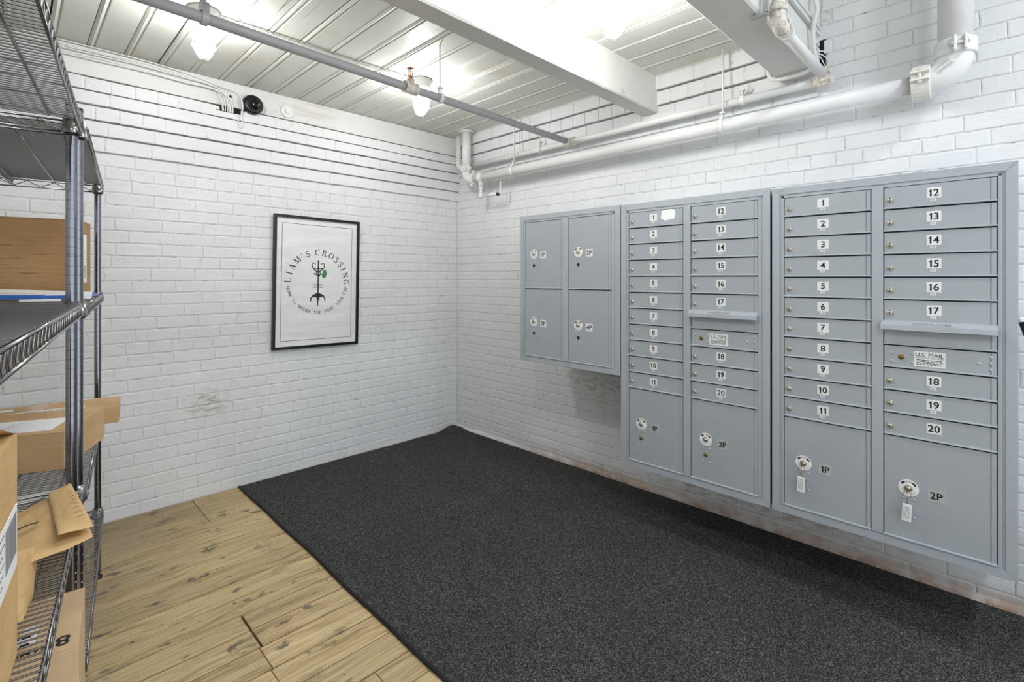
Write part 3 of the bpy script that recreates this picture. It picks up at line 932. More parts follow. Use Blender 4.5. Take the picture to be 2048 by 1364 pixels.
# cast lettering on the elbow's cheek, flat, with relief shade painted as grey
eyv = Vector((0, -.6, -.8)); ml = MB()
for s, dz in (('Victaulic', .008), ('FireLock', -.011)):
    mid = Vector((-.0622, EY + .313 - ER * .66, DZ + ER * .34)) + eyv * dz
    ml.text(s, .019 if dz > 0 else .015, basis(mid, (0, .8, -.6), eyv), 0)
elb = mb.build('elbow', 'pipe', dp); elb['label'] = 'large cast elbow with raised lettering'; ml.build('raised_lettering', 'pipe_grey', elb)['kind'] = 'stuff'
VY = EY + .313 - ER
coupling((0, VY, DZ + ER + .018), (0, 0, 1), R4, .062, [(-1, -.25, 0), (1, .25, 0)])
mb = MB(); mb.tube([(0, VY, DZ + ER + .02), (0, VY, 3.6)], R4, 32); mb.build('riser', 'pipe', dp)['label'] = 'four-inch vertical riser'


# ------------------------------------------------------------------ CONDUITS AND CABLES
def armored(name, label, pts, r, cat='conduit', group=None, k=8, mat='conduit', ridge=.0075):
    P = resample(smooth(pts, k), ridge / 2)
    rs = [r * (1.0 if i % 2 else .80) for i in range(len(P))]
    mb = MB(); mb.tube(P, rs, 8, sm=False)
    return tag(mb.build(name, mat), label, cat, group)
zc = H - .016
armored('flexible_conduit', 'ridged white conduit running between the two far ceiling lamps', [(-2.215, -.93, zc + .002), (-1.9, -.945, zc), (-1.6, -.94, zc - .001), (-1.3, -.955, zc), (-1.135, -.962, zc + .002)], .0085)
mb = MB(); mb.tube(smooth([(-2.21, -.915, zc + .006), (-1.8, -.925, zc + .006), (-1.4, -.93, zc + .006), (-1.13, -.948, zc + .006)], 6), .003, 6)
tag(mb.build('bonding_wire', 'conduit'), 'thin white wire stapled beside the ceiling conduit', 'wire')
armored('flexible_conduit', 'ridged white conduit bent under the end of the wide beam', [(-2.6, -2.762, H - .02), (-1.6, -2.760, H - .02), (-.6, -2.760, H - .02), (-.20, -2.758, 2.60), (-.155, -2.752, 2.47), (-.15, -2.775, 2.42), (-.15, -2.86, 2.412), (-.16, -2.93, 2.412), (-.17, -2.965, 2.425)], .011)
armored('flexible_conduit', 'ridged white conduit climbing the side of the wide beam', [(-.16, -2.975, 2.44), (-.19, -2.97, 2.50), (-.21, -2.972, 2.60), (-.22, -2.99, 2.68), (-.21, -2.975, 2.76), (-.19, -2.97, 2.95), (-.19, -2.97, 3.4)], .011)
mb = MB()
for k in range(3):
    mb.tube(smooth([(-.15, -2.96, 2.47 + .02 * k), (-.10, -2.975, 2.49 + .015 * k), (-.06, -2.985 - .01 * k, 2.46 + .03 * k), (-.025, -2.99, 2.45 + .035 * k)], 5), .003, 6)
mb.tube([(-.15, -2.955, 2.44), (-.15, -2.955, 2.50)], .013, 10)
tag(mb.build('loose_wires', 'conduit'), 'short loose white wires sticking out beside the dark beam pocket', 'wire')

# cables along the plate of the poster wall
rnd = random.Random(11)
G = 'white cables along the top of the poster wall'
for k in range(5):
    yy = -.074 - .010 * (k % 3); zz = 2.640 - .0125 * k
    xs = [-4.1, -3.4, -2.9, -2.6, -2.4]
    pts = [(x, yy + rnd.uniform(-.003, .003), zz + rnd.uniform(-.004, .004)) for x in xs]
    pts += [(-2.22 + .01 * k, yy - .002, zz - .006), (-2.10 + .008 * k, yy - .004, zz - .02 + .004 * k), (-2.02 + .012 * k, yy - .006, 2.60 - .008 * k), (-1.985 + .014 * k, yy - .004, 2.53), (-1.975 + .014 * k, -.072, 2.478), (-1.975 + .014 * k, -.066, 2.466)]
    if k in (0, 3, 4): armored('armored_cable', {0: 'topmost', 3: 'second lowest', 4: 'lowest'}[k] + ' ridged white cable of the bundle along the top of the poster wall', pts, .0065, 'cable', G, 6, ridge=.008)
    else:
        mb = MB(); mb.tube(smooth(pts, 6), .0036, 6)
        tag(mb.build('data_cable', 'conduit'), {1: 'upper', 2: 'lower'}[k] + ' thin smooth white cable of the bundle dropping into the dark slot', 'cable', G)
mb = MB(); mb.tube(smooth([(-4.1, -.088, 2.655), (-3.0, -.088, 2.654), (-2.4, -.09, 2.652), (-2.2, -.092, 2.64), (-2.02, -.094, 2.612), (-1.93, -.094, 2.60), (-1.885, -.10, 2.575), (-1.868, -.105, 2.52), (-1.866, -.085, 2.46), (-1.862, -.08, 2.40), (-1.872, -.075, 2.375), (-1.885, -.072, 2.42), (-1.89, -.066, 2.455)], 8), .0036, 6)
tag(mb.build('camera_cable', 'conduit'), 'single white cable looping down in front of the black camera', 'cable')
mb = MB(); mb.box((-2.012, -.0665, 2.462), (-1.83, -.03, 2.4985)); mb.build('wall_slot', 'dark', wl)
mb = MB(); mb.lathe([(0, 0), (.0085, 0)], 14, 0, along((0, -1, 0), (-1.928, -.0628, 2.568))); mb.build('drilled_hole', 'dark', bpy.data.objects['trim_1'])

# dome camera
dc = thing('security_camera', 'black dome security camera on the white plate above the poster wall', 'camera', (-1.800, -.062, 2.541))
mb = MB(); A = along((0, -1, 0), (0, 0, 0)); mb.lathe([(0, 0), (.060, 0), (.063, .006), (.063, .030), (.058, .040), (.045, .046), (.0, .046)], 32, 0, A); mb.build('housing', 'plastic', dc)
mb = MB(); mb.lathe([(.040, .0), (.039, .012), (.033, .024), (.022, .033), (.010, .037), (0, .038)], 28, 0, along((.35, -1, -.25), (.006, -.040, -.004))); mb.build('dome', 'glassblack', dc)
mb = MB(); mb.lathe([(.0, .0), (.022, .0), (.022, .018), (.016, .020), (0, .020)], 20, 0, along((.45, -1, -.3), (.018, -.066, -.010))); mb.build('lens_barrel', 'plastic', dc)

# round cover plate
t = thing('round_cover_plate', 'white round cover plate on the wooden plate right of the black camera', 'cover plate', (-1.568, -.062, 2.557))
mb = MB(); mb.lathe([(0, .0), (.044, .0), (.046, .003), (.045, .009), (.038, .010), (.036, .006), (.028, .006), (0, .006)], 28, 0, A)
mb.build('disc', 'pipe', t)
mb = MB(); mb.box((-.016, -.016, -.016), (.012, -.004, .016), bev=.003); mb.build('socket_boss', 'pipe', t)


# ------------------------------------------------------------------ POSTER
GL = {}
def _serif(x, y, w=.30): return ('l', x - w / 2, y, x + w / 2, y, .045)
def arc(cx, cy, rx, ry, a0, a1, w, n=14): return ('a', cx, cy, rx, ry, a0, a1, w, n)
ST = .15; TH = .055
GL['L'] = [('l', .18, 0, .18, 1, ST), _serif(.18, .98), ('l', .05, .02, .66, .02, .05), ('l', .64, 0, .66, .26, .06)]
GL['I'] = [('l', .20, 0, .20, 1, ST), _serif(.20, .98), _serif(.20, .02)]
GL['A'] = [('l', .12, 0, .42, 1, TH), ('l', .42, 1, .74, 0, ST), ('l', .22, .34, .62, .34, TH), _serif(.12, .02), _serif(.74, .02)]
GL['M'] = [('l', .16, 0, .16, 1, TH), ('l', .16, 1, .50, .08, ST), ('l', .50, .08, .84, 1, TH), ('l', .86, 0, .86, 1, ST), _serif(.14, .98, .2), _serif(.16, .02), _serif(.88, .98, .24), _serif(.86, .02)]
GL["'"] = [('l', .1, .68, .1, 1, .09)]
GL['S'] = [arc(.34, .745, .22, .225, 25, 270, .09), arc(.34, .265, .25, .245, 90, -155, .11), ('l', .54, .74, .55, 1.0, .05), ('l', .09, 0, .10, .28, .05)]
GL['C'] = [arc(.48, .5, .38, .47, 50, 310, [.05, .08, .12, .15, .15, .15, .12, .08, .05, .05], 9), ('l', .74, .70, .75, 1.0, .05)]
GL['O'] = [arc(.46, .5, .37, .47, 0, 360, [.14, .14, .10, .05, .05, .10, .14, .14, .14, .10, .05, .05, .10, .14, .14], 14)]
GL['R'] = [('l', .18, 0, .18, 1, ST), _serif(.18, .98), _serif(.18, .02), ('l', .18, .97, .42, .97, .05), ('l', .18, .50, .42, .50, .05), arc(.42, .735, .20, .235, 90, -90, .11), ('l', .42, .50, .74, .02, .14), _serif(.80, .02, .2)]
GL['N'] = [('l', .16, 0, .16, 1, TH), ('l', .16, 1, .78, .03, ST), ('l', .78, 0, .78, 1, TH), _serif(.12, .98, .22), _serif(.16, .02), _serif(.78, .98)]
GL['G'] = GL['C'] + [('l', .74, .0, .74, .42, .13), _serif(.72, .42, .3)]
GL['H'] = [('l', .16, 0, .16, 1, ST), ('l', .74, 0, .74, 1, ST), ('l', .16, .5, .74, .5, TH)] + [_serif(a, b) for a in (.16, .74) for b in (.02, .98)]
GL['E'] = [('l', .18, 0, .18, 1, ST), ('l', .06, .02, .66, .02, .05), ('l', .06, .98, .64, .98, .05), ('l', .18, .5, .50, .5, .05), ('l', .65, 0, .66, .24, .05), ('l', .62, .78, .63, 1, .05), ('l', .50, .40, .50, .60, .04)]
GL['W'] = [('l', .10, 1, .34, 0, ST), ('l', .34, 0, .54, .9, TH), ('l', .54, .9, .78, 0, ST), ('l', .78, 0, .98, 1, TH), _serif(.10, .98), _serif(.98, .98, .24), _serif(.54, .95, .2)]
GL['Y'] = [('l', .10, 1, .42, .45, ST), ('l', .42, .45, .72, 1, TH), ('l', .42, 0, .42, .48, ST), _serif(.10, .98), _serif(.72, .98, .24), _serif(.42, .02)]
GL['U'] = [('l', .18, 1, .18, .32, ST), ('l', .72, 1, .72, .32, TH), arc(.45, .32, .27, .29, 180, 360, .09), _serif(.18, .98), _serif(.72, .98, .24)]
GL['P'] = GL['R'][:6]
def glyph(mb, ch, T, mi, thick=1.0):
    xs = []
    for st in GL[ch]:
        xs += [st[1], st[3]] if st[0] == 'l' else [st[1] - st[3], st[1] + st[3]]
    cx = (min(xs) + max(xs)) / 2
    T = T @ Matrix.Translation((-cx, 0, 0))
    for st in GL[ch]:
        if st[0] == 'l': mb.stroke([(st[1], st[2]), (st[3], st[4])], st[5] * thick, T, mi)
        else:
            _, x, y, rx, ry, a0, a1, w, n = st
            pts = [(x + rx * cos(radians(a0 + (a1 - a0) * i / n)), y + ry * sin(radians(a0 + (a1 - a0) * i / n))) for i in range(n + 1)]
            ws = [q * thick for q in w] if isinstance(w, list) else w * thick
            if isinstance(ws, list): ws = (ws + [ws[-1]] * (n + 1))[:n + 1]
            mb.stroke(pts, ws, T, mi)

def poster():
    w, h, fw = .642, .952, .019
    t = thing('framed_poster', 'black-framed poster with a coat rack emblem hanging on the brick wall', 'poster', (-1.331, -.012, 1.361))
    t.rotation_euler = (0, radians(.95), 0)
    PT = Matrix.Rotation(pi / 2, 4, 'X')        # local drawing plane xy -> xz facing -y
    mb = MB(); hw, hh = w / 2, h / 2
    for a, b in (((-hw, -hh), (hw, -hh)), ((hw, -hh), (hw, hh)), ((hw, hh), (-hw, hh)), ((-hw, hh), (-hw, -hh))):
        a = Vector(a); b = Vector(b); i0 = Vector((a.x - math.copysign(fw, a.x), a.y - math.copysign(fw, a.y))); i1 = Vector((b.x - math.copysign(fw, b.x), b.y - math.copysign(fw, b.y)))
        mb.prism([a, b, i1, i0], 0, .022, 0, PT)
    mb.build('frame', 'frame', t)
    mb = MB(); mb.box((-hw + .002, -hh + .002, .001), (hw - .002, hh - .002, .009), 0, PT)
    pr = mb.build('print', 'paper', t)
    L = Matrix.Translation((0, -.0098, 0)) @ PT
    mb = MB(); il = .058; lw = .0028
    for a, b in (((-hw + il, -hh + il), (hw - il, -hh + il)), ((hw - il, -hh + il), (hw - il, hh - il)), ((hw - il, hh - il), (-hw + il, hh - il)), ((-hw + il, hh - il), (-hw + il, -hh + il))):
        mb.stroke([a, b], lw, L)
    mb.build('border_line', 'black', pr)
    mb = MB(); R = .198
    for ch, ang in zip("LIAM'SCROSSING", [177, 163, 150, 134.5, 122, 111.5, 91.5, 77.5, 63.5, 50.5, 38.8, 27.5, 15, 1]):
        a = radians(ang); c = Vector((R * cos(a), R * sin(a), 0))
        T = L @ Matrix.Translation(c) @ Matrix.Rotation(a - pi / 2, 4, 'Z') @ Matrix.Diagonal((.045, .045, 1, 1))
        glyph(mb, ch, T, 0, 1.05)
    s = "HOME IS WHERE YOU HANG YOUR CAP"; n = len(s)
    for i, ch in enumerate(s):
        if ch == ' ': continue
        a = radians(190.5 + (349.5 - 190.5) * i / (n - 1)); R2 = .232
        T = L @ Matrix.Translation((R2 * cos(a), R2 * sin(a), 0)) @ Matrix.Rotation(a + pi / 2, 4, 'Z') @ Matrix.Diagonal((.0215, .0215, 1, 1))
        glyph(mb, ch, T, 0, 1.25)
    mb.build('lettering', 'black', pr)['kind'] = 'stuff'
    # coat rack
    mb = MB()
    S = lambda pts, ws: mb.stroke(pts, ws, L)
    A_ = lambda cx, cy, rx, ry, a0, a1, w, k=14: S([(cx + rx * cos(radians(a0 + (a1 - a0) * i / k)), cy + ry * sin(radians(a0 + (a1 - a0) * i / k))) for i in range(k + 1)], w)
    S([(0, .150), (0, .06), (0, -.06), (0, -.10)], [.010, .009, .010, .012]); S([(0, -.10), (0, -.175)], [.012, .006])
    mb.prism([(.007 * cos(q * pi / 5), .156 + .007 * sin(q * pi / 5)) for q in range(10)], 0, .0001, 0, L)
    for s in (-1, 1):
        A_(s * .034, .128, .0125, .014, 90 - 90 * s + (180 if s < 0 else 180), (90 - 90 * s) + (180 if s < 0 else 180) - s * 190, .0055)
        S([(s * .0465, .128), (s * .043, .108), (s * .026, .092), (s * .006, .076)], [.006, .007, .008, .008])
        S([(s * .002, .100), (s * .040, .104)], .006)
        A_(s * .020, .068, .012, .011, 90 - 90 * s, 90 - 90 * s - s * -0 + (-150 if s > 0 else 150), .005)
        S([(s * .004, .082), (s * .018, .066), (s * .006, .050)], .006)
        S([(s * .0, .049), (s * .014, .049)], .007)
        S([(s * .0, -.036), (s * .036, -.036)], .006)
        A_(s * .018, -.030, .016, .012, 90 + 90 * s, 90 + 90 * s - s * 150, .005)
        S([(s * .0, -.086), (s * .016, -.098), (s * .040, -.100), (s * .052, -.118), (s * .054, -.142)], [.020, .030, .011, .009, .007])
    S([(0, -.078), (0, -.122)], [.006, .020]); S([(0, -.120), (0, -.135)], [.020, .006])
    mb.build('coat_rack_emblem', 'black', pr)
    mb = MB(); mb.prism([(.046 + .017 * cos(q * pi / 10) + .004 * sin(q * pi / 10), .060 + .032 * sin(q * pi / 10) - .004 * cos(q * pi / 5)) for q in range(20)], 0, .0002, 0, L @ Matrix.Translation((0, 0, .0002)))
    mb.build('green_cap', 'green', pr)
    mb = MB(); a_, b_ = hw - fw, hh - fw; mb.add([(-a_, -b_, .013), (a_, -b_, .013), (a_, b_, .013), (-a_, b_, .013)], [(0, 1, 2, 3)], 0, False, PT); mb.build('pane', 'pane', t)
poster()


# ------------------------------------------------------------------ MAILBOXES
# cabinet-local frame: x to the right along the wall, -y out into the room, z up
def frame_ring(mb, x0, x1, z0, z1, w, n0, n1, mi=0, gap=.0006):
    """mitred ring of four rails, from depth n0 to n1 (outwards)"""
    PT = Matrix.Rotation(pi / 2, 4, 'X')
    C4 = [(x0, z0), (x1, z0), (x1, z1), (x0, z1)]; I4 = [(x0 + w, z0 + w), (x1 - w, z0 + w), (x1 - w, z1 - w), (x0 + w, z1 - w)]
    for k in range(4):
        a, b, c, d = C4[k], C4[(k + 1) % 4], I4[(k + 1) % 4], I4[k]
        dv = Vector((b[0] - a[0], b[1] - a[1])).normalized() * gap
        mb.prism([(a[0] + dv.x, a[1] + dv.y), (b[0] - dv.x, b[1] - dv.y), (c[0] - dv.x, c[1] - dv.y), (d[0] + dv.x, d[1] + dv.y)], n0, n1, mi, PT)


def door_mesh(w, h):
    """origin at the door's top-left corner; face at y=0, lip along the foot"""
    mb = MB(); g = .0018; fold = .017
    c = .0018
    # face plate with a fold line near the hinge side
    pr = [(g, .008), (g, .0015), (g + c, 0), (w - fold - .0015, 0), (w - fold, .0022), (w - fold + .0026, -.0016), (w - g - c, -.0016), (w - g, .0015), (w - g, .008)]
    n = len(pr); zt, zb = -g, -h + .009
    vs = [(x, y, zt - c) for x, y in pr] + [(x, y, zb) for x, y in pr]
    mb.add(vs, [(i, n + i, n + i + 1, i + 1) for i in range(n - 1)])
    tv = [(x, y, zt - c) for x, y in pr[1:-1]] + [(min(max(x, g + c), w - g - c), .0015, zt) for x, y in pr[1:-1]]
    m = n - 2; mb.add(tv, [(i, i + 1, m + i + 1, m + i) for i in range(m - 1)])
    # rolled lip
    lp = [(.006, -h + .0095), (-.0004, -h + .0092), (-.0054, -h + .0062), (-.0058, -h + .0036), (-.002, -h + .0022), (.006, -h + .0022)]
    k = len(lp); vs = [(g * .3, y, z) for y, z in lp] + [(w - g * .3, y, z) for y, z in lp]
    mb.add(vs, [(i, i + 1, k + i + 1, k + i) for i in range(k - 1)] + [tuple(range(k))[::-1], tuple(range(k, 2 * k))])
    return mb.mesh('door', 'cabdoor')


def lock_mesh(r=.0115, mat='lock'):
    mb = MB(); A_ = along((0, -1, 0), (0, 0, 0))
    mb.lathe([(r, 0), (r, .003), (r * .92, .0048), (r * .78, .005), (r * .74, .0035), (r * .66, .0035), (r * .62, .0062), (r * .3, .0066), (0, .0066)], 18, 0, A_)
    mb.box((-.0009, -.0070, -.0032), (.0009, -.0060, .0032), 1)
    return mb.mesh('lock', [mat, 'black'])

PF = Matrix.Rotation(pi / 2, 4, 'X')
def sticker_mesh(txt, w, h, size, mats=('sticker', 'black'), bold=.016):
    mb = MB(); mb.box((-w / 2, -h / 2, 0), (w / 2, h / 2, .0007), 0, PF)
    mb.text(txt, size, PF @ Matrix.Translation((0, 0, .0011)), 1, bold)
    return mb.mesh('number_label', list(mats))

def small_mesh(txt):
    mb = MB(); w, h = .0175, .0105
    mb.box((-w / 2, -h / 2, 0), (w / 2, h / 2, .0006), 0, PF)
    if txt: mb.text(txt, .0085, PF @ Matrix.Translation((0, 0, .0010)), 1)
    else:
        for k in (-1, 0, 1): mb.box((k * .0045 - .0013, -.0022, .0006), (k * .0045 + .0013, .0022, .0010), 1, PF)
    return mb.mesh('unit_label', ['sticker', 'grey_ink'])

def rivets(pts, parent, r=.0050):
    key = ('rivet', r)
    if key not in _bv:
        mb = MB(); mb.lathe([(r, 0), (r * .9, .0012), (r * .5, .0026), (0, .003)], 12, 0, along((0, -1, 0), (0, 0, 0))); _bv[key] = mb.mesh('rivet', 'cab')
    for x, z in pts: link('rivet', _bv[key], parent, (x, 0, z))

def dial_mesh():
    mb = MB(); A_ = along((0, -1, 0), (0, 0, 0)); R = .0315
    mb.lathe([(0, .0008), (R, .0008), (R, 0)], 32, 0, A_, False)
    T = PF @ Matrix.Translation((0, 0, .0014))
    for s in (-1, 1):
        a0 = 90 + s * 52; pts = [((R * .78) * cos(radians(a0 - s * 10 * q)), (R * .78) * sin(radians(a0 - s * 10 * q))) for q in range(-1, 3)]
        mb.stroke(pts, [.0075, .0065, .006, .009], T, 1)
    for k, ch in enumerate('OPEN'):
        a = radians(90 + 24 - 16 * k); mb.text(ch, .0095, T @ Matrix.Translation((R * .76 * cos(a), R * .76 * sin(a), 0)) @ Matrix.Rotation(a - pi / 2, 4, 'Z'), 1)
    for k in range(9):
        a = radians(205 + 130 * k / 8); mb.stroke([(R * .66 * cos(a), R * .66 * sin(a)), (R * .84 * cos(a), R * .84 * sin(a))], .0012, T, 2)
    # nickel lock in the middle
    r = .0135
    mb.lathe([(r, .0008), (r, .005), (r * .9, .008), (r * .7, .009), (r * .66, .007), (r * .55, .007), (r * .5, .011), (0, .0115)], 20, 3, A_)
    mb.box((-.001, -.0122, -.004), (.001, -.011, .004), 1)
    return mb.mesh('lock_dial', ['decal', 'black', 'grey_ink', 'lock'])

DIAL = dial_mesh(); LOCK = lock_mesh(); LOCKB = lock_mesh(.0095, 'lockb')
_dm = {}
def get_door(w, h):
    k = (round(w, 4), round(h, 4))
    if k not in _dm: _dm[k] = door_mesh(w, h)
    return _dm[k]

def body(t, w, z0, z1, depth, mats='cab'):
    mb = MB()
    mb.box((.004, .004, z0 + .004), (w - .004, depth - .004, z1 - .004))
    mb.build('body', mats, t)
    mb = MB(); frame_ring(mb, 0, w, z0, z1, .030, -.012, .006)
    frame_ring(mb, .030, w - .030, z0 + .030, z1 - .030, .0075, -.012, .002)
    mb.build('outer_trim', mats, t)
    mb = MB(); mb.box((.03, .0035, z0 + .03), (w - .03, .0045, z1 - .03)); mb.build('shadow_gap', 'dark', t)

def tenant_door(t, x, ztop, w, h, num, unit, lock_dx=.0205):
    d = link('door', get_door(w, h), t, (x, -.0035, ztop))
    link('lock', LOCK, d, (lock_dx, 0, -h * .58))
    link('number_label', sticker_mesh(num, .043, .039, .036), d, (w * .473, -.0002, -h * .42))
    if unit is not None:
        link('unit_label', small_mesh(unit), d, (w * .473 - .002, -.0002, -h * .42 - .0265))
    return d

def parcel_door(t, x, ztop, w, h, txt, dial_dz, second='lockb', grey=True):
    d = link('parcel_door', get_door(w, h), t, (x, -.0035, ztop))
    link('lock_dial', DIAL, d, (.078, -.0002, -dial_dz))
    link('number_label', sticker_mesh(txt, .050, .046, .037, ('stickerg' if grey else 'sticker', 'black')), d, (.160 if w < .33 else .165, -.0002, -dial_dz - .008))
    cx = .078
    rivets([(cx - .016, -dial_dz - .042), (cx + .018, -dial_dz - .042), (cx - .016, -dial_dz - .112), (cx + .018, -dial_dz - .112)], d)
    if second == 'hole':
        mb = MB(); mb.lathe([(0, .0006), (.0105, .0006), (.0108, 0)], 16, 0, along((0, -1, 0), (cx, 0, -dial_dz - .077))); mb.build('keyhole', 'black', d)
    else: link('master_lock', LOCKB, d, (cx, 0, -dial_dz - .077))
    return d

PW = .784; PITCH = .0886
def big_cabinet(y0, ztop, label, units_l, units_r, scraped):
    t = thing('mailbox_cabinet', label, 'mailboxes', (-FX, y0, 0), -pi / 2)
    z0, z1 = .345, ztop
    body(t, PW, z0, z1, FX - .006)
    xl, wl_, xr, wr_ = .0485, .3205, .409, .3235
    top = z1 - .0455
    mb = MB(); mb.box((xl + wl_ + .001, -.007, z0 + .036), (xr - .001, .004, z1 - .036), bev=.001)
    mb.box((xl - .0105, -.0045, z0 + .036), (xl - .0008, .004, z1 - .036)); mb.box((xr + wr_ + .0008, -.0045, z0 + .036), (xr + wr_ + .0135, .004, z1 - .036))
    mb.box((xl - .01, -.0045, z1 - .0455), (xr + wr_ + .012, .004, z1 - .036))
    mb.build('mullion', 'cab', t)
    for i in range(11):
        d = tenant_door(t, xl, top - PITCH * i, wl_, PITCH, str(i + 1), units_l[i])
        if scraped and i == 0:
            mb = MB(); rnd = random.Random(5); pts = []
            for q in range(18):
                a = 2 * pi * q / 18; pts.append((.041 * math.copysign(abs(cos(a)) ** .5, cos(a)) * rnd.uniform(.88, 1.05), .029 * math.copysign(abs(sin(a)) ** .5, sin(a)) * rnd.uniform(.85, 1.08)))
            mb.prism(pts, 0, .0006, 0, PF); mb.build('torn_paper_label', 'decal', d, (.235, -.0002, -.030))
    zb = z0 + .033
    zp = top - PITCH * 11
    parcel_door(t, xl, zp, wl_, zp - zb, '1P', .190)
    k = 0
    for i in range(6):
        tenant_door(t, xr, top - PITCH * i, wr_, PITCH, str(12 + i), units_r[i])
    zs = top - PITCH * 6
    d = link('outgoing_slot', get_door(wr_, PITCH), t, (xr, -.0035, zs))
    mb = MB(); w = wr_ - .001
    prf = [(0, .006), (-.010, .004), (-.030, -.008), (-.0315, -.026), (-.027, -.027), (-.004, -.006), (0, -.006)]
    n = len(prf); vs = [(-.006, y, z) for y, z in prf] + [(w + .002, y, z) for y, z in prf]
    mb.add(vs, [(i, i + 1, n + i + 1, n + i) for i in range(n - 1)] + [tuple(range(n))[::-1], tuple(range(n, 2 * n))])
    mb.build('slot_hood', 'cab', d)['label'] = 'projecting hood lettered OUTGOING MAIL'
    mb = MB(); mb.box((.02, .0003, -.024), (w - .02, -.0008, -.008)); mb.build('slot_opening', 'black', d)
    mb = MB(); Tm = basis((w * .46, -.0204, -.0014), (1, 0, 0), (0, .857, .514)) 
    mb.box((-.072, -.0095, 0), (.072, .0085, .0004), 0, Tm); mb.text('OUTGOING MAIL', .0145, Tm @ Matrix.Translation((0, 0, .0009)), 1)
    mb.build('slot_lettering', ['stickerg', 'black'], d)
    zs -= PITCH
    d = link('master_panel', get_door(wr_, PITCH), t, (xr, -.0035, zs))
    link('master_lock', LOCKB, d, (.056, 0, -.044))
    rivets([(.026, -.030), (.026, -.062), (.088, -.028), (.088, -.060), (.307, -.018), (.307, -.040), (.307, -.063), (.276, -.044)], d, .0060)
    mb = MB(); mb.box((-.046, -.0285, 0), (.046, .0285, .0007), 0, PF); mb.text('U.S. MAIL', .0205, PF @ Matrix.Translation((0, .016, .0012)), 1, 0.0)
    rnd = random.Random(2)
    mb.text('APPROVED BY THE POSTMASTER GENERAL', .0043, PF @ Matrix.Translation((0, .004, .0012)), 1)
    for q in range(4):
        x_ = -.038
        while x_ < .036:
            l_ = rnd.uniform(.004, .012); mb.box((x_, -.005 - q * .0055, .0007), (min(.038, x_ + l_), -.0026 - q * .0055, .0011), 1, PF); x_ += l_ + .002
    mb.build('postal_notice', ['sticker', 'black'], d, (.140, -.0002, -.045))
    for i in range(3):
        zs -= PITCH
        tenant_door(t, xr, zs, wr_, PITCH, str(18 + i), units_r[6 + i])
    zs -= PITCH
    parcel_door(t, xr, zs, wr_, zs - zb, '2P', .192)
    return t

def marker(t, txt, x, z):
    mb = MB(); mb.text(txt, .012, PF @ Matrix.Translation((x, z, .0125)), 0); mb.build('handwritten_mark', 'grey_ink', t)

cab1 = big_cabinet(-2.083, 1.802, 'tall grey mailbox cabinet with a torn white patch on door 1, beside the parcel locker', [''] * 11, [''] * 9, True)
cab3 = big_cabinet(-2.877, 1.796, 'tall grey mailbox cabinet at far right with two keys hanging in its parcel doors',
                   ['208', '209', '210', '211', '212', '301', '300', '302', '303', '304', '305'], ['306', '307', '308', '309', '310', '311', '312', '313', None], False)
marker(cab1, '#1', .038, 1.802 - .014); marker(cab3, 'SR-A', .040, 1.796 - .014)

pl = thing('parcel_locker', 'small grey parcel locker with four square doors, left of the tall mailboxes', 'parcel locker', (-FX, -1.291, 0), -pi / 2)
body(pl, PW, .839, 1.808, FX - .006)
mb = MB(); mb.box((.366, -.007, .875), (.408, .004, 1.772), bev=.001); mb.box((.038, -.0045, .875), (.0445, .004, 1.772)); mb.box((.7265, -.0045, .875), (.746, .004, 1.772)); mb.box((.038, -.0045, 1.764), (.746, .004, 1.772))
mb.build('mullion', 'cab', pl)
for x, z, w, h, s, dz in ((.045, 1.763, .3195, .441, '1P', .211), (.045, 1.322, .3195, .450, '2P', .217), (.410, 1.763, .3155, .441, '3P', .211), (.410, 1.322, .3155, .450, '4P', .217)):
    parcel_door(pl, x, z, w, h, s, dz, 'hole', False)

# filler angle between the cabinets
mb = MB(); mb.box((-FX + .006, -2.0765, .85), (-.01, -2.0815, 1.79)); tag(mb.build('filler_strip', 'cab'), 'thin grey filler strip between parcel locker and first mailbox cabinet', 'filler strip')
mb = MB(); mb.box((-FX + .02, -2.8685, .36), (-.01, -2.8755, 1.78)); tag(mb.build('filler_strip', 'black'), 'thin black filler strip between the two tall mailbox cabinets', 'filler strip')

# keys hanging in the far-right cabinet
def key_set(label, y, z, drop):
    t = thing('key_with_tag', label, 'key', (-FX - .0035 - .0125, y, z), -pi / 2)
    mb = MB(); mb.box((-.0012, -.026, -.009), (.0012, -.004, .009), bev=.0005); mb.box((-.0008, -.004, -.003), (.0008, .004, .003)); mb.build('key', 'lockb', t)
    mb = MB(); mb.tube([(.013 * sin(q * pi / 10), -.021 + .002 * cos(q * pi / 10), -.016 + .013 * cos(q * pi / 10)) for q in range(20)], .0009, 6, closed=True)
    mb.build('key_ring', 'lockb', t)
    mb = MB()
    for q in range(4): mb.tube([(.003 * cos(a * pi / 4) * (q % 2), -.020 + .003 * cos(a * pi / 4) * ((q + 1) % 2), -.032 - q * .006 + .0045 * sin(a * pi / 4)) for a in range(8)], .0007, 5, closed=True)
    mb.build('chain', 'lockb', t)
    mb = MB(); T = Matrix.Translation((-.002, -.020, -.085)) @ Matrix.Rotation(radians(3), 4, 'Y')
    mb.box((-.0145, -.002, -.033), (.0145, .002, .033), 0, T, bev=.0015); mb.box((-.0115, -.0026, -.028), (.0115, -.0018, .026), 2, T)
    rnd = random.Random(1)
    for q in range(8):
        for w_ in range(3): mb.box((-.0095 + w_ * .0065, -.0030, .020 - q * .0056), (-.0095 + w_ * .0065 + rnd.uniform(.003, .0055), -.0025, .0222 - q * .0056), 1, T)
    mb.build('plastic_tag', ['keytag', 'grey_ink', 'sticker'], t)
    return t
G = 'keys hanging in the parcel doors'
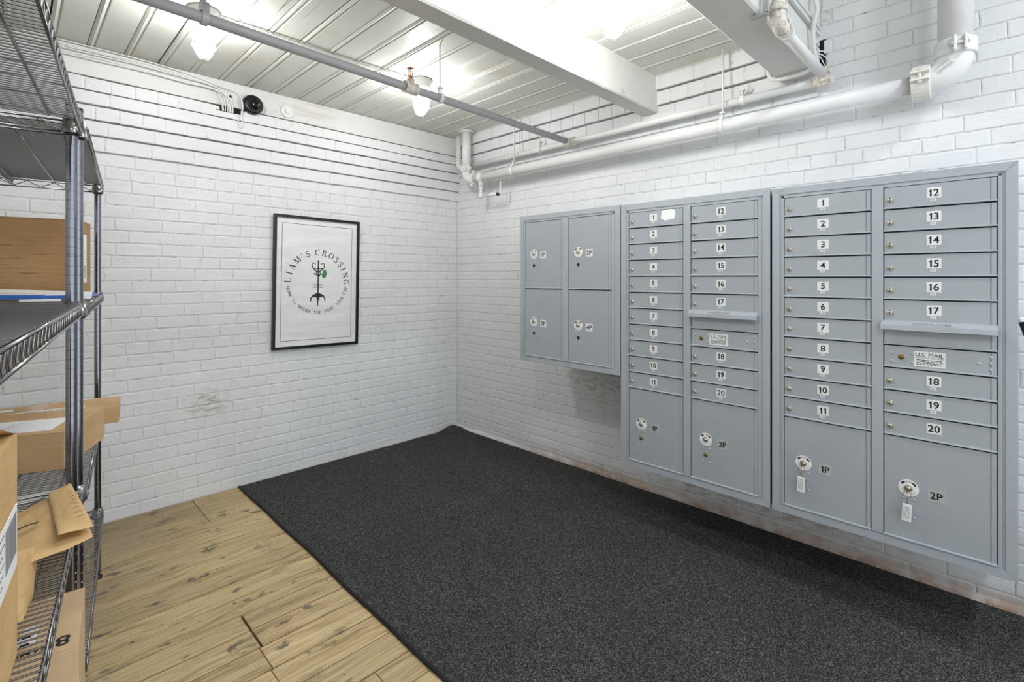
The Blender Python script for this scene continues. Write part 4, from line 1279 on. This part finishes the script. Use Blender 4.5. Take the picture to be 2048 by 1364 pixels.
k1 = key_set('key with clear plastic tag hanging from parcel door 1P of the far-right cabinet', -2.877 - .0485 - .078, 1.796 - .0455 - PITCH * 11 - .190, 0); k1['group'] = G
k2 = key_set('key with clear plastic tag hanging from parcel door 2P of the far-right cabinet', -2.877 - .409 - .078, 1.796 - .0455 - PITCH * 11 - .192, 0); k2['group'] = G

# black pole leaning at the right-hand edge
t = thing('leaning_pole', 'black pole with a pale tip leaning on the wall at the right edge', 'pole', (-.30, -4.02, 0))
a = Vector((0, 0, .022)); b = Vector((.225, .343, 1.215))
mb = MB(); mb.tube([a, b], .0115, 14); mb.build('shaft', 'plastic', t)
mb = MB(); mb.tube([b, b + (b - a).normalized() * .022], [.0125, .009], 14); mb.build('end_cap', 'sticker', t)


# ------------------------------------------------------------------ WIRE SHELVES
SL, SD = 1.1476, .56
SHELVES = (1.825, 1.322, .805, .318)
POST_H = 1.868
def post_mesh():
    mb = MB(); P = []; R = []; z = .03; r = .0127
    P.append((0, 0, z)); R.append(r)
    k = 1
    while z < POST_H - .0254:
        z += .0254
        dbl = k % 8 == 0
        P += [(0, 0, z - .0016), (0, 0, z - .0012), (0, 0, z - .0002), (0, 0, z + .0002)]; R += [r, r * .955, r * .955, r]
        if dbl: P += [(0, 0, z + .0034), (0, 0, z + .0038), (0, 0, z + .0048), (0, 0, z + .0052)]; R += [r, r * .955, r * .955, r]
        k += 1
    P += [(0, 0, POST_H)]; R += [r]
    mb.tube(P, R, 32, sm=False)
    return mb.mesh('post', 'chrome2')
POST = post_mesh()
def foot_mesh():
    mb = MB(); mb.lathe([(0, 0), (.018, 0), (.018, .008), (.009, .014), (.009, .03), (.0132, .03), (.0132, .034)], 16); return mb.mesh('levelling_foot', 'plastic')
FOOT = foot_mesh()
def cap_mesh():
    mb = MB(); mb.lathe([(.0134, POST_H - .006), (.0134, POST_H + .002), (.010, POST_H + .004), (0, POST_H + .004)], 14); return mb.mesh('post_cap', 'plastic')
CAP = cap_mesh()

def truss(mb, a, b, zt, drop, pitch, r=.0030, rz=.0020, double=False):
    a = Vector(a); b = Vector(b); d = (b - a); L = d.length; u = d / L
    side = Vector((-u.y, u.x, 0))
    mb.tube([(a.x, a.y, zt), (b.x, b.y, zt)], r, 8)
    mb.tube([(a.x, a.y, zt - drop), (b.x, b.y, zt - drop)], r, 8)
    n = max(2, int(L / pitch)); pts = []
    for k in range(n + 1):
        p = a + u * (L * k / n); z = zt - .002 if k % 2 else zt - drop + .002
        pts.append(Vector((p.x, p.y, z)))
    rr = rz
    for s, q in zip(pts, pts[1:]): mb.tube([s, q], rr, 5, caps=False)

def shelf_meshes():
    o = .020                                   # how far the rails stand outside the post centres
    m1 = MB()
    nw = 70
    for i in range(nw):
        x = .018 + (SL - .036) * i / (nw - 1); m1.tube([(x, -o, .0), (x, SD + o, .0)], .0018, 5, caps=False, sm=True)
    wires = m1.mesh('deck_wires', 'chrome')
    m2 = MB()
    truss(m2, (.016, 0, 0), (SL - .016, 0, 0), -.004, .030, .0205)
    rails = m2.mesh('long_truss', 'chrome')
    m2 = MB()
    truss(m2, (0, .02, 0), (0, SD - .02, 0), -.004, .030, .042)
    ends = m2.mesh('end_truss', 'chrome')
    m3 = MB()
    truss(m3, (0, SD * .5, 0), (SL, SD * .5, 0), -.005, .028, .0205, .0024)
    mid = m3.mesh('centre_truss', 'chrome')
    m3 = MB(); m3.tube([(.045, 0, -.0065), (SL - .045, 0, -.0065)], .0032, 8); global RODS; RODS = m3.mesh('support_rod', 'chrome')
    mc = MB(); mc.lathe([(.0135, .006), (.0185, .006), (.0225, -.036), (.0225, -.038), (.0135, -.038)], 18); mc.lathe([(.0135, -.037), (.0172, -.037), (.0172, -.043), (.0135, -.043)], 18, 1)
    collar = mc.mesh('corner_collar', ['chrome', 'plastic'])
    return wires, rails, ends, mid, collar
WIRES, RAILS, ENDS, MIDS, COLLAR = shelf_meshes()

def shelving(label, loc, rz, last=None):
    t = thing('wire_shelving_unit', label, 'shelving', (loc[0], loc[1], 0), rz, 'chrome wire shelving units')
    for x in (0, SL):
        for y in (0, SD):
            p = link('post', POST, t, (x, y, 0)); link('levelling_foot', FOOT, p); link('post_cap', CAP, p)
    for z in SHELVES:
        s = link('shelf', WIRES, t, (0, 0, z))
        s['kind'] = 'stuff'
        for y in (-.020, SD + .020): link('long_truss', RAILS, s, (0, y, 0))
        for x in (-.004, SL + .004): link('end_truss', ENDS, s, (x, 0, 0))
        for y in (.04, .145, SD - .145, SD - .04): link('support_rod', RODS, s, (0, y, 0))
        link('centre_truss', MIDS, s)
        for x in (0, SL):
            for y in (0, SD): link('corner_collar', COLLAR, s, (x, y, 0))
    return t
ANG = atan2(1.1374, .1523)
dL = Vector((cos(ANG), sin(ANG))); nL = Vector((-sin(ANG), cos(ANG)))
Bp = Vector((-2.7999, -1.7748)); Ap = Vector((-2.8147, -1.8153)); Ap = Bp - dL * .0455 - nL * (-.0095)
shelving('chrome wire shelving unit standing nearer the brick wall, holding the flat long boxes', Bp, ANG)
Np = Ap - dL * SL
shelving('chrome wire shelving unit nearest the camera, holding the paper bags', Np, ANG)


# ------------------------------------------------------------------ PARCELS
def barcode(mb, x, z, w, h, mi, T, vertical=False, seed=0):
    rnd = random.Random(seed); p = 0
    while p < 1:
        q = rnd.uniform(.012, .05)
        if vertical: mb.box((x, z + h * p, 0), (x + w, z + h * min(1, p + q), .0003), mi, T)
        else: mb.box((x + w * p, z, 0), (x + w * min(1, p + q), z + h, .0003), mi, T)
        p += q + rnd.uniform(.012, .04)

def text_lines(mb, x, z, w, n, gap, mi, T, seed=1, th=.0014):
    rnd = random.Random(seed)
    for k in range(n):
        p = x; end = x + w * rnd.uniform(.6, 1)
        while p < end:
            l = rnd.uniform(.006, .02); mb.box((p, z - k * gap, 0), (min(end, p + l), z - k * gap + th, .0003), mi, T); p += l + .003

def carton(name, label, p, ang, L, Wd, Ht, z, mat, open_top=False, tape='x', group=None):
    """p: near-right bottom corner in plan; local +x goes back along ang, +y to the left"""
    t = thing(name, label, 'box', (p[0], p[1], z), ang, group)
    mb = MB(); b = .0025
    if not open_top:
        mb.box((0, 0, 0), (L, Wd, Ht - .004), bev=b)
        for y0, y1 in ((0, Wd / 2 - .001), (Wd / 2 + .001, Wd)) if tape == 'x' else (): mb.box((.001, y0, Ht - .0045), (L - .001, y1, Ht), bev=.001)
        for x0, x1 in ((0, L / 2 - .001), (L / 2 + .001, L)) if tape == 'y' else (): mb.box((x0, .001, Ht - .0045), (x1, Wd - .001, Ht), bev=.001)
        if tape == 'none': mb.box((0, 0, Ht - .0045), (L, Wd, Ht), bev=.001)
    else:
        th = .004
        mb.box((0, 0, 0), (L, Wd, th)); mb.box((0, 0, 0), (L, th, Ht)); mb.box((0, Wd - th, 0), (L, Wd, Ht)); mb.box((0, 0, 0), (th, Wd, Ht)); mb.box((L - th, 0, 0), (L, Wd, Ht))
    mb.build('carton_body', mat, t)
    if not open_top and tape in 'xy':
        mb = MB(); w = .026
        if tape == 'x':
            mb.box((-.0006, Wd / 2 - w, Ht - .05), (.0, Wd / 2 + w, Ht)); mb.box((0, Wd / 2 - w, Ht), (L, Wd / 2 + w, Ht + .0005)); mb.box((L, Wd / 2 - w, Ht - .05), (L + .0006, Wd / 2 + w, Ht))
        else:
            mb.box((L / 2 - w, -.0006, Ht - .05), (L / 2 + w, 0, Ht)); mb.box((L / 2 - w, 0, Ht), (L / 2 + w, Wd, Ht + .0005))
        mb.build('packing_tape', 'tape', t)
    return t

angof = lambda v: atan2(v.y, v.x)
def dirw(dx, dz): return (W(dx, dz) - W(0, 0)).normalized()

# big scuffed carton on the middle shelf of the far unit
c0 = W(-1.690, 1.945)
bx = carton('cardboard_box', 'large scuffed brown cardboard box on the middle shelf, above the blue edged mailer', c0, angof(dirw(-.5, .866)), .188, .46, .296, 1.3245, 'card_a', tape='none')
mb = MB(); mb.box((.055, -.0008, .05), (.115, 0, .245)); T = Matrix.Translation((.085, -.0008, .1)) @ Matrix.Rotation(pi / 2, 4, 'X')
text_lines(mb, -.02, .09, .04, 6, .012, 1, T, 4); barcode(mb, -.022, -.03, .044, .05, 1, T, True, 2)
mb.build('shipping_label', ['label', 'grey_ink'], bx)

# the two boxes on the third shelf of the far unit
p0 = W(-1.370, 1.524); an = angof(dirw(-.382, .924))
bx = carton('cardboard_box', 'low brown cardboard box with a folded end flap and paper label, third shelf', p0, an, .317, .30, .116, .8075, 'card_b', tape='none')
mb = MB(); mb.box((.012, -.002, .003), (.314, -.0004, .113), bev=.0004); mb.box((.17, -.0028, .003), (.316, -.0018, .113), bev=.0003); mb.build('end_flap', 'card_b', bx)
mb = MB(); mb.box((.0, .0, 0), (.16, .20, .0005), 0, Matrix.Translation((.03, .045, .1162)))
T = Matrix.Translation((.03, .045, .1168)); text_lines(mb, .012, .18, .12, 8, .009, 1, T @ Matrix.Translation((0, 0, 0)), 9); mb.build('shipping_label', ['label', 'grey_ink'], bx)
p1 = W(-1.5975, 2.023); an = angof(dirw(-.147, .186))
ey = dirw(-.80, -.60)
bx = carton('cardboard_box', 'long flat brown cardboard box sticking out past the chrome posts, third shelf', p1, angof(dirw(-.60, .80)), .235, .52, .063, .8075, 'card_b', tape='x')
mb = MB(); T = Matrix.Translation((.0, .0, .0640))
mb.box((.05, .11, 0), (.105, .36, .0005), 0, T); text_lines(mb, .06, .13, .0, 0, .01, 1, T)
T2 = T @ Matrix.Translation((.052, .12, .0006)) @ Matrix.Rotation(pi / 2, 4, 'Z'); text_lines(mb, .01, -.012, .2, 3, .013, 1, T2, 8, .004)
mb.box((.15, .33, 0), (.185, .48, .0005), 0, T); mb.build('shipping_label', ['label', 'grey_ink'], bx)

# blue edged mailer lying in front of the big box
t = thing('padded_mailer', 'white padded mailer with a blue edge lying flat on the middle shelf', 'envelope', (*W(-1.75, 1.72), 1.3245), 0)
a = W(-1.64, 1.93) ; 
def quadw(mb, P, z0, z1, mi):
    vs = [(*(p - W(-1.75, 1.72)), z0) for p in P] + [(*(p - W(-1.75, 1.72)), z) for p, z in zip(P, z1)]
    mb.add(vs, [(3, 2, 1, 0), (4, 5, 6, 7), (0, 1, 5, 4), (1, 2, 6, 5), (2, 3, 7, 6), (3, 0, 4, 7)], mi)
mb = MB(); quadw(mb, [W(-1.72, 1.42), W(-1.55, 1.61), W(-1.50, 1.66), W(-1.66, 1.84)][:0] or [W(-1.90, 1.36), W(-1.405, 1.66), W(-1.60, 1.90), W(-2.05, 1.70)], .0, [.018, .013, .016, .040], 0)
mb.build('film_envelope', 'polywhite', t)
mb = MB(); quadw(mb, [W(-1.895, 1.345), W(-1.49, 1.575), W(-1.50, 1.60), W(-1.88, 1.40)], .003, [.018, .013, .015, .019], 0)
quadw(mb, [W(-1.50, 1.57), W(-1.43, 1.64), W(-1.60, 1.93), W(-1.64, 1.90)], .002, [.012, .013, .010, .012], 0)
mb.build('blue_edge', 'blue', t)
mb = MB(); T = basis((*(W(-1.62, 1.68) - W(-1.75, 1.72)), .0175), (*dirw(1, .25), 0), (*dirw(-.25, 1), 0))
mb.text('POLY BUBBLE', .03, T @ Matrix.Translation((-.1, .03, 0)), 0); text_lines(mb, -.2, .0, .3, 3, .015, 0, T, 3, .004); mb.build('printed_lines', 'grey_ink', t)
# a carton edge under the mailer
bx = carton('paper_packet', 'thin pale packet under the blue edged mailer beside the chrome post', W(-1.36, 1.50), ANG, .02, .09, .005, 1.3245, 'label', tape='none')

# near carton with barcode at the left edge of the picture
p2 = W(-.768, .773) - dL * .34
bx = carton('cardboard_box', 'tall open cardboard box with a barcode label, nearest the camera at lower left', p2, ANG, .34, .34, .345, .8075, 'kraft', open_top=True)
mb = MB(); T = None
mb.add([(0, 0, 0), (0, .33, 0), (-.12, .33, .03), (-.12, .0, .035)], [(0, 1, 2, 3)], 0, False, Matrix.Translation((.338, .002, .345)))
mb.add([(0, 0, 0), (.33, 0, 0), (.31, .09, .012), (.03, .10, .02)], [(0, 1, 2, 3)], 0, False, Matrix.Translation((.0, .002, .345)))
mb.build('top_flap', 'kraft', bx)
mb = MB(); mb.box((.185, -.001, .145), (.331, 0, .240)); T = Matrix.Translation((.185, -.001, .148)) @ Matrix.Rotation(pi / 2, 4, 'X')
barcode(mb, .055, .02, .085, .062, 1, T, False, 6); text_lines(mb, .01, .082, .04, 6, .013, 2, T, 5)
mb.build('barcode_label', ['label', 'grey_ink', 'black'], bx)

# box on the bottom shelf of the near unit, with upside-down printing
pn = W(-.948, 1.09); d8 = dirw(-.158, .2)
an8 = angof(d8)
bx = carton('cardboard_box', 'pale cardboard box marked 8 FAMILY upside down on the bottom shelf', pn, an8, .255, .42, .272, .3205, 'card_c', tape='none')
mb = MB(); T = Matrix.Translation((.075, .03, .2726)) @ Matrix.Rotation(pi / 2, 4, 'Z')
mb.text('8', .052, Matrix.Translation((.034, .028, .2726)) @ Matrix.Rotation(pi / 2, 4, 'Z'), 0, .02)
mb.build('printed_number', 'black', bx)
mb = MB(); mb.text('FAMILY MEAL', .023, Matrix.Translation((.031, .122, .2726)) @ Matrix.Rotation(pi / 2, 4, 'Z') , 0, .02); mb.build('printed_words', 'black', bx)
mb = MB()
for k in range(3):
    T = Matrix.Translation((.058 + .028 * k, .075, .2724)); mb.box((0, 0, 0), (.020, .14, .0004), 0, T)
    T2 = T @ Matrix.Translation((.016, .01, .0005)) @ Matrix.Rotation(pi / 2, 4, 'Z'); text_lines(mb, 0, .004, .12, 1, .01, 1, T2, k + 20, .007)
mb.build('address_strips', ['label', 'black'], bx)
mb = MB(); mb.box((.0, -.0008, .0), (.22, -.0002, .05)); mb.build('packing_tape', 'tape', bx)


# kraft paper bags
def sheet(P, nu, nv, amp, thick, seed, bulge=0.0):
    """crumpled pillow through four 3-D corners P (ccw)"""
    P = [Vector(p) for p in P]; top = []; bot = []
    nrm = (P[1] - P[0]).cross(P[3] - P[0]).normalized()
    for j in range(nv + 1):
        v = j / nv
        for i in range(nu + 1):
            u = i / nu
            p = P[0] * (1 - u) * (1 - v) + P[1] * u * (1 - v) + P[2] * u * v + P[3] * (1 - u) * v
            e = (4 * u * (1 - u)) ** .4 * (4 * v * (1 - v)) ** .4
            w = noise.noise(p * 13 + Vector((seed, 0, 0))) * amp + abs(noise.noise(p * 30 + Vector((0, seed, 0)))) * amp * .6
            top.append(p + nrm * (thick * e + bulge * e + w)); bot.append(p + nrm * (w * .8 - thick * e * .3 - .001))
    n = len(top); k = nu + 1
    fs = [(j * k + i, j * k + i + 1, (j + 1) * k + i + 1, (j + 1) * k + i) for j in range(nv) for i in range(nu)]
    fs2 = [tuple(n + q for q in f)[::-1] for f in fs]
    rim = [i for i in range(nu)] + [j * k + nu for j in range(nv)] + [nv * k + i for i in range(nu, 0, -1)] + [j * k for j in range(nv, 0, -1)]
    fr = [(rim[q], n + rim[q], n + rim[(q + 1) % len(rim)], rim[(q + 1) % len(rim)]) for q in range(len(rim))]
    return top + bot, fs + fs2 + fr, nrm

def place(X, Z, z): return (*W(X, Z), z)
o3 = Vector(place(-1.05, 1.10, .80))
t = thing('paper_bag', 'kraft paper bag with handwriting folded over the shelf edge, beside the barcode box', 'bag', o3)
def pt3(px, py, Z): 
    return Vector((*W((px - 1024) / 996 * Z, Z), CZ - (py - 556) / 996 * Z))
q = [pt3(14, 1148, .905), pt3(186, 1072, 1.03), pt3(140, 976, 1.275), pt3(8, 1040, 1.22)]
vs, fs, nr = sheet([p - o3 for p in q], 26, 18, .007, .012, 3)
mb = MB(); mb.add(vs, fs, 0, True); mb.build('bag_body', 'kraft', t)
# pleated fold across the bag
q2 = [pt3(116, 1090, .985) - o3, pt3(187, 1066, 1.03) - o3, pt3(141, 978, 1.268) - o3, pt3(96, 1000, 1.255) - o3]
vs, fs, nr = sheet([p + Vector((0, 0, .016)) for p in q2], 12, 14, .006, .004, 8)
mb = MB(); mb.add(vs, fs, 0, True); mb.build('folded_top', 'kraft', t)
mb = MB(); rnd = random.Random(4)
c = q2[1] * .62 + q2[2] * .38 + Vector((0, 0, .032)); eu = (q2[2] - q2[1]).normalized(); ev = (q2[0] - q2[1]).normalized()
for k in range(9):
    base = q2[1].lerp(q2[2], .10 + .085 * k) + Vector((0, 0, .031)) + ev * .016
    pts = [(0, 0)]
    for r_ in range(5): pts.append((pts[-1][0] + rnd.uniform(-.002, .006), rnd.uniform(-.008, .010)))
    mb.stroke(pts, .0016, basis(base, eu, ev))
mb.build('handwriting', 'black', t)
mb = MB(); c = q[0].lerp(q[1], .33).lerp(q[3], .38) - o3
mb.stroke([(-.03, -.006), (-.01, .006), (.012, .010), (.026, .004), (.018, -.004)], [.004, .008, .012, .012, .004], basis(c + Vector((0, 0, .030)), (q[1] - q[0]), (q[3] - q[0])))
mb.build('printed_mark', 'black', t)

o4 = Vector(place(-.93, .92, .72))
t = thing('paper_bag', 'crumpled kraft paper bag hanging down below the handwritten one', 'bag', o4)
q = [pt3(22, 1300, .83), pt3(52, 1205, .93), pt3(72, 1094, 1.00), pt3(18, 1105, .88)]
vs, fs, nr = sheet([p - o4 for p in q], 14, 18, .008, .014, 12)
mb = MB(); mb.add(vs, fs, 0, True); mb.build('bag_body', 'kraft', t)
q = [pt3(60, 1170, .98), pt3(72, 1148, 1.0), pt3(76, 1104, 1.04), pt3(58, 1106, 1.03)]
vs, fs, nr = sheet([p - o4 for p in q], 8, 10, .005, .010, 15)
mb = MB(); mb.add(vs, fs, 0, True); mb.build('bag_gusset', 'kraft', t)
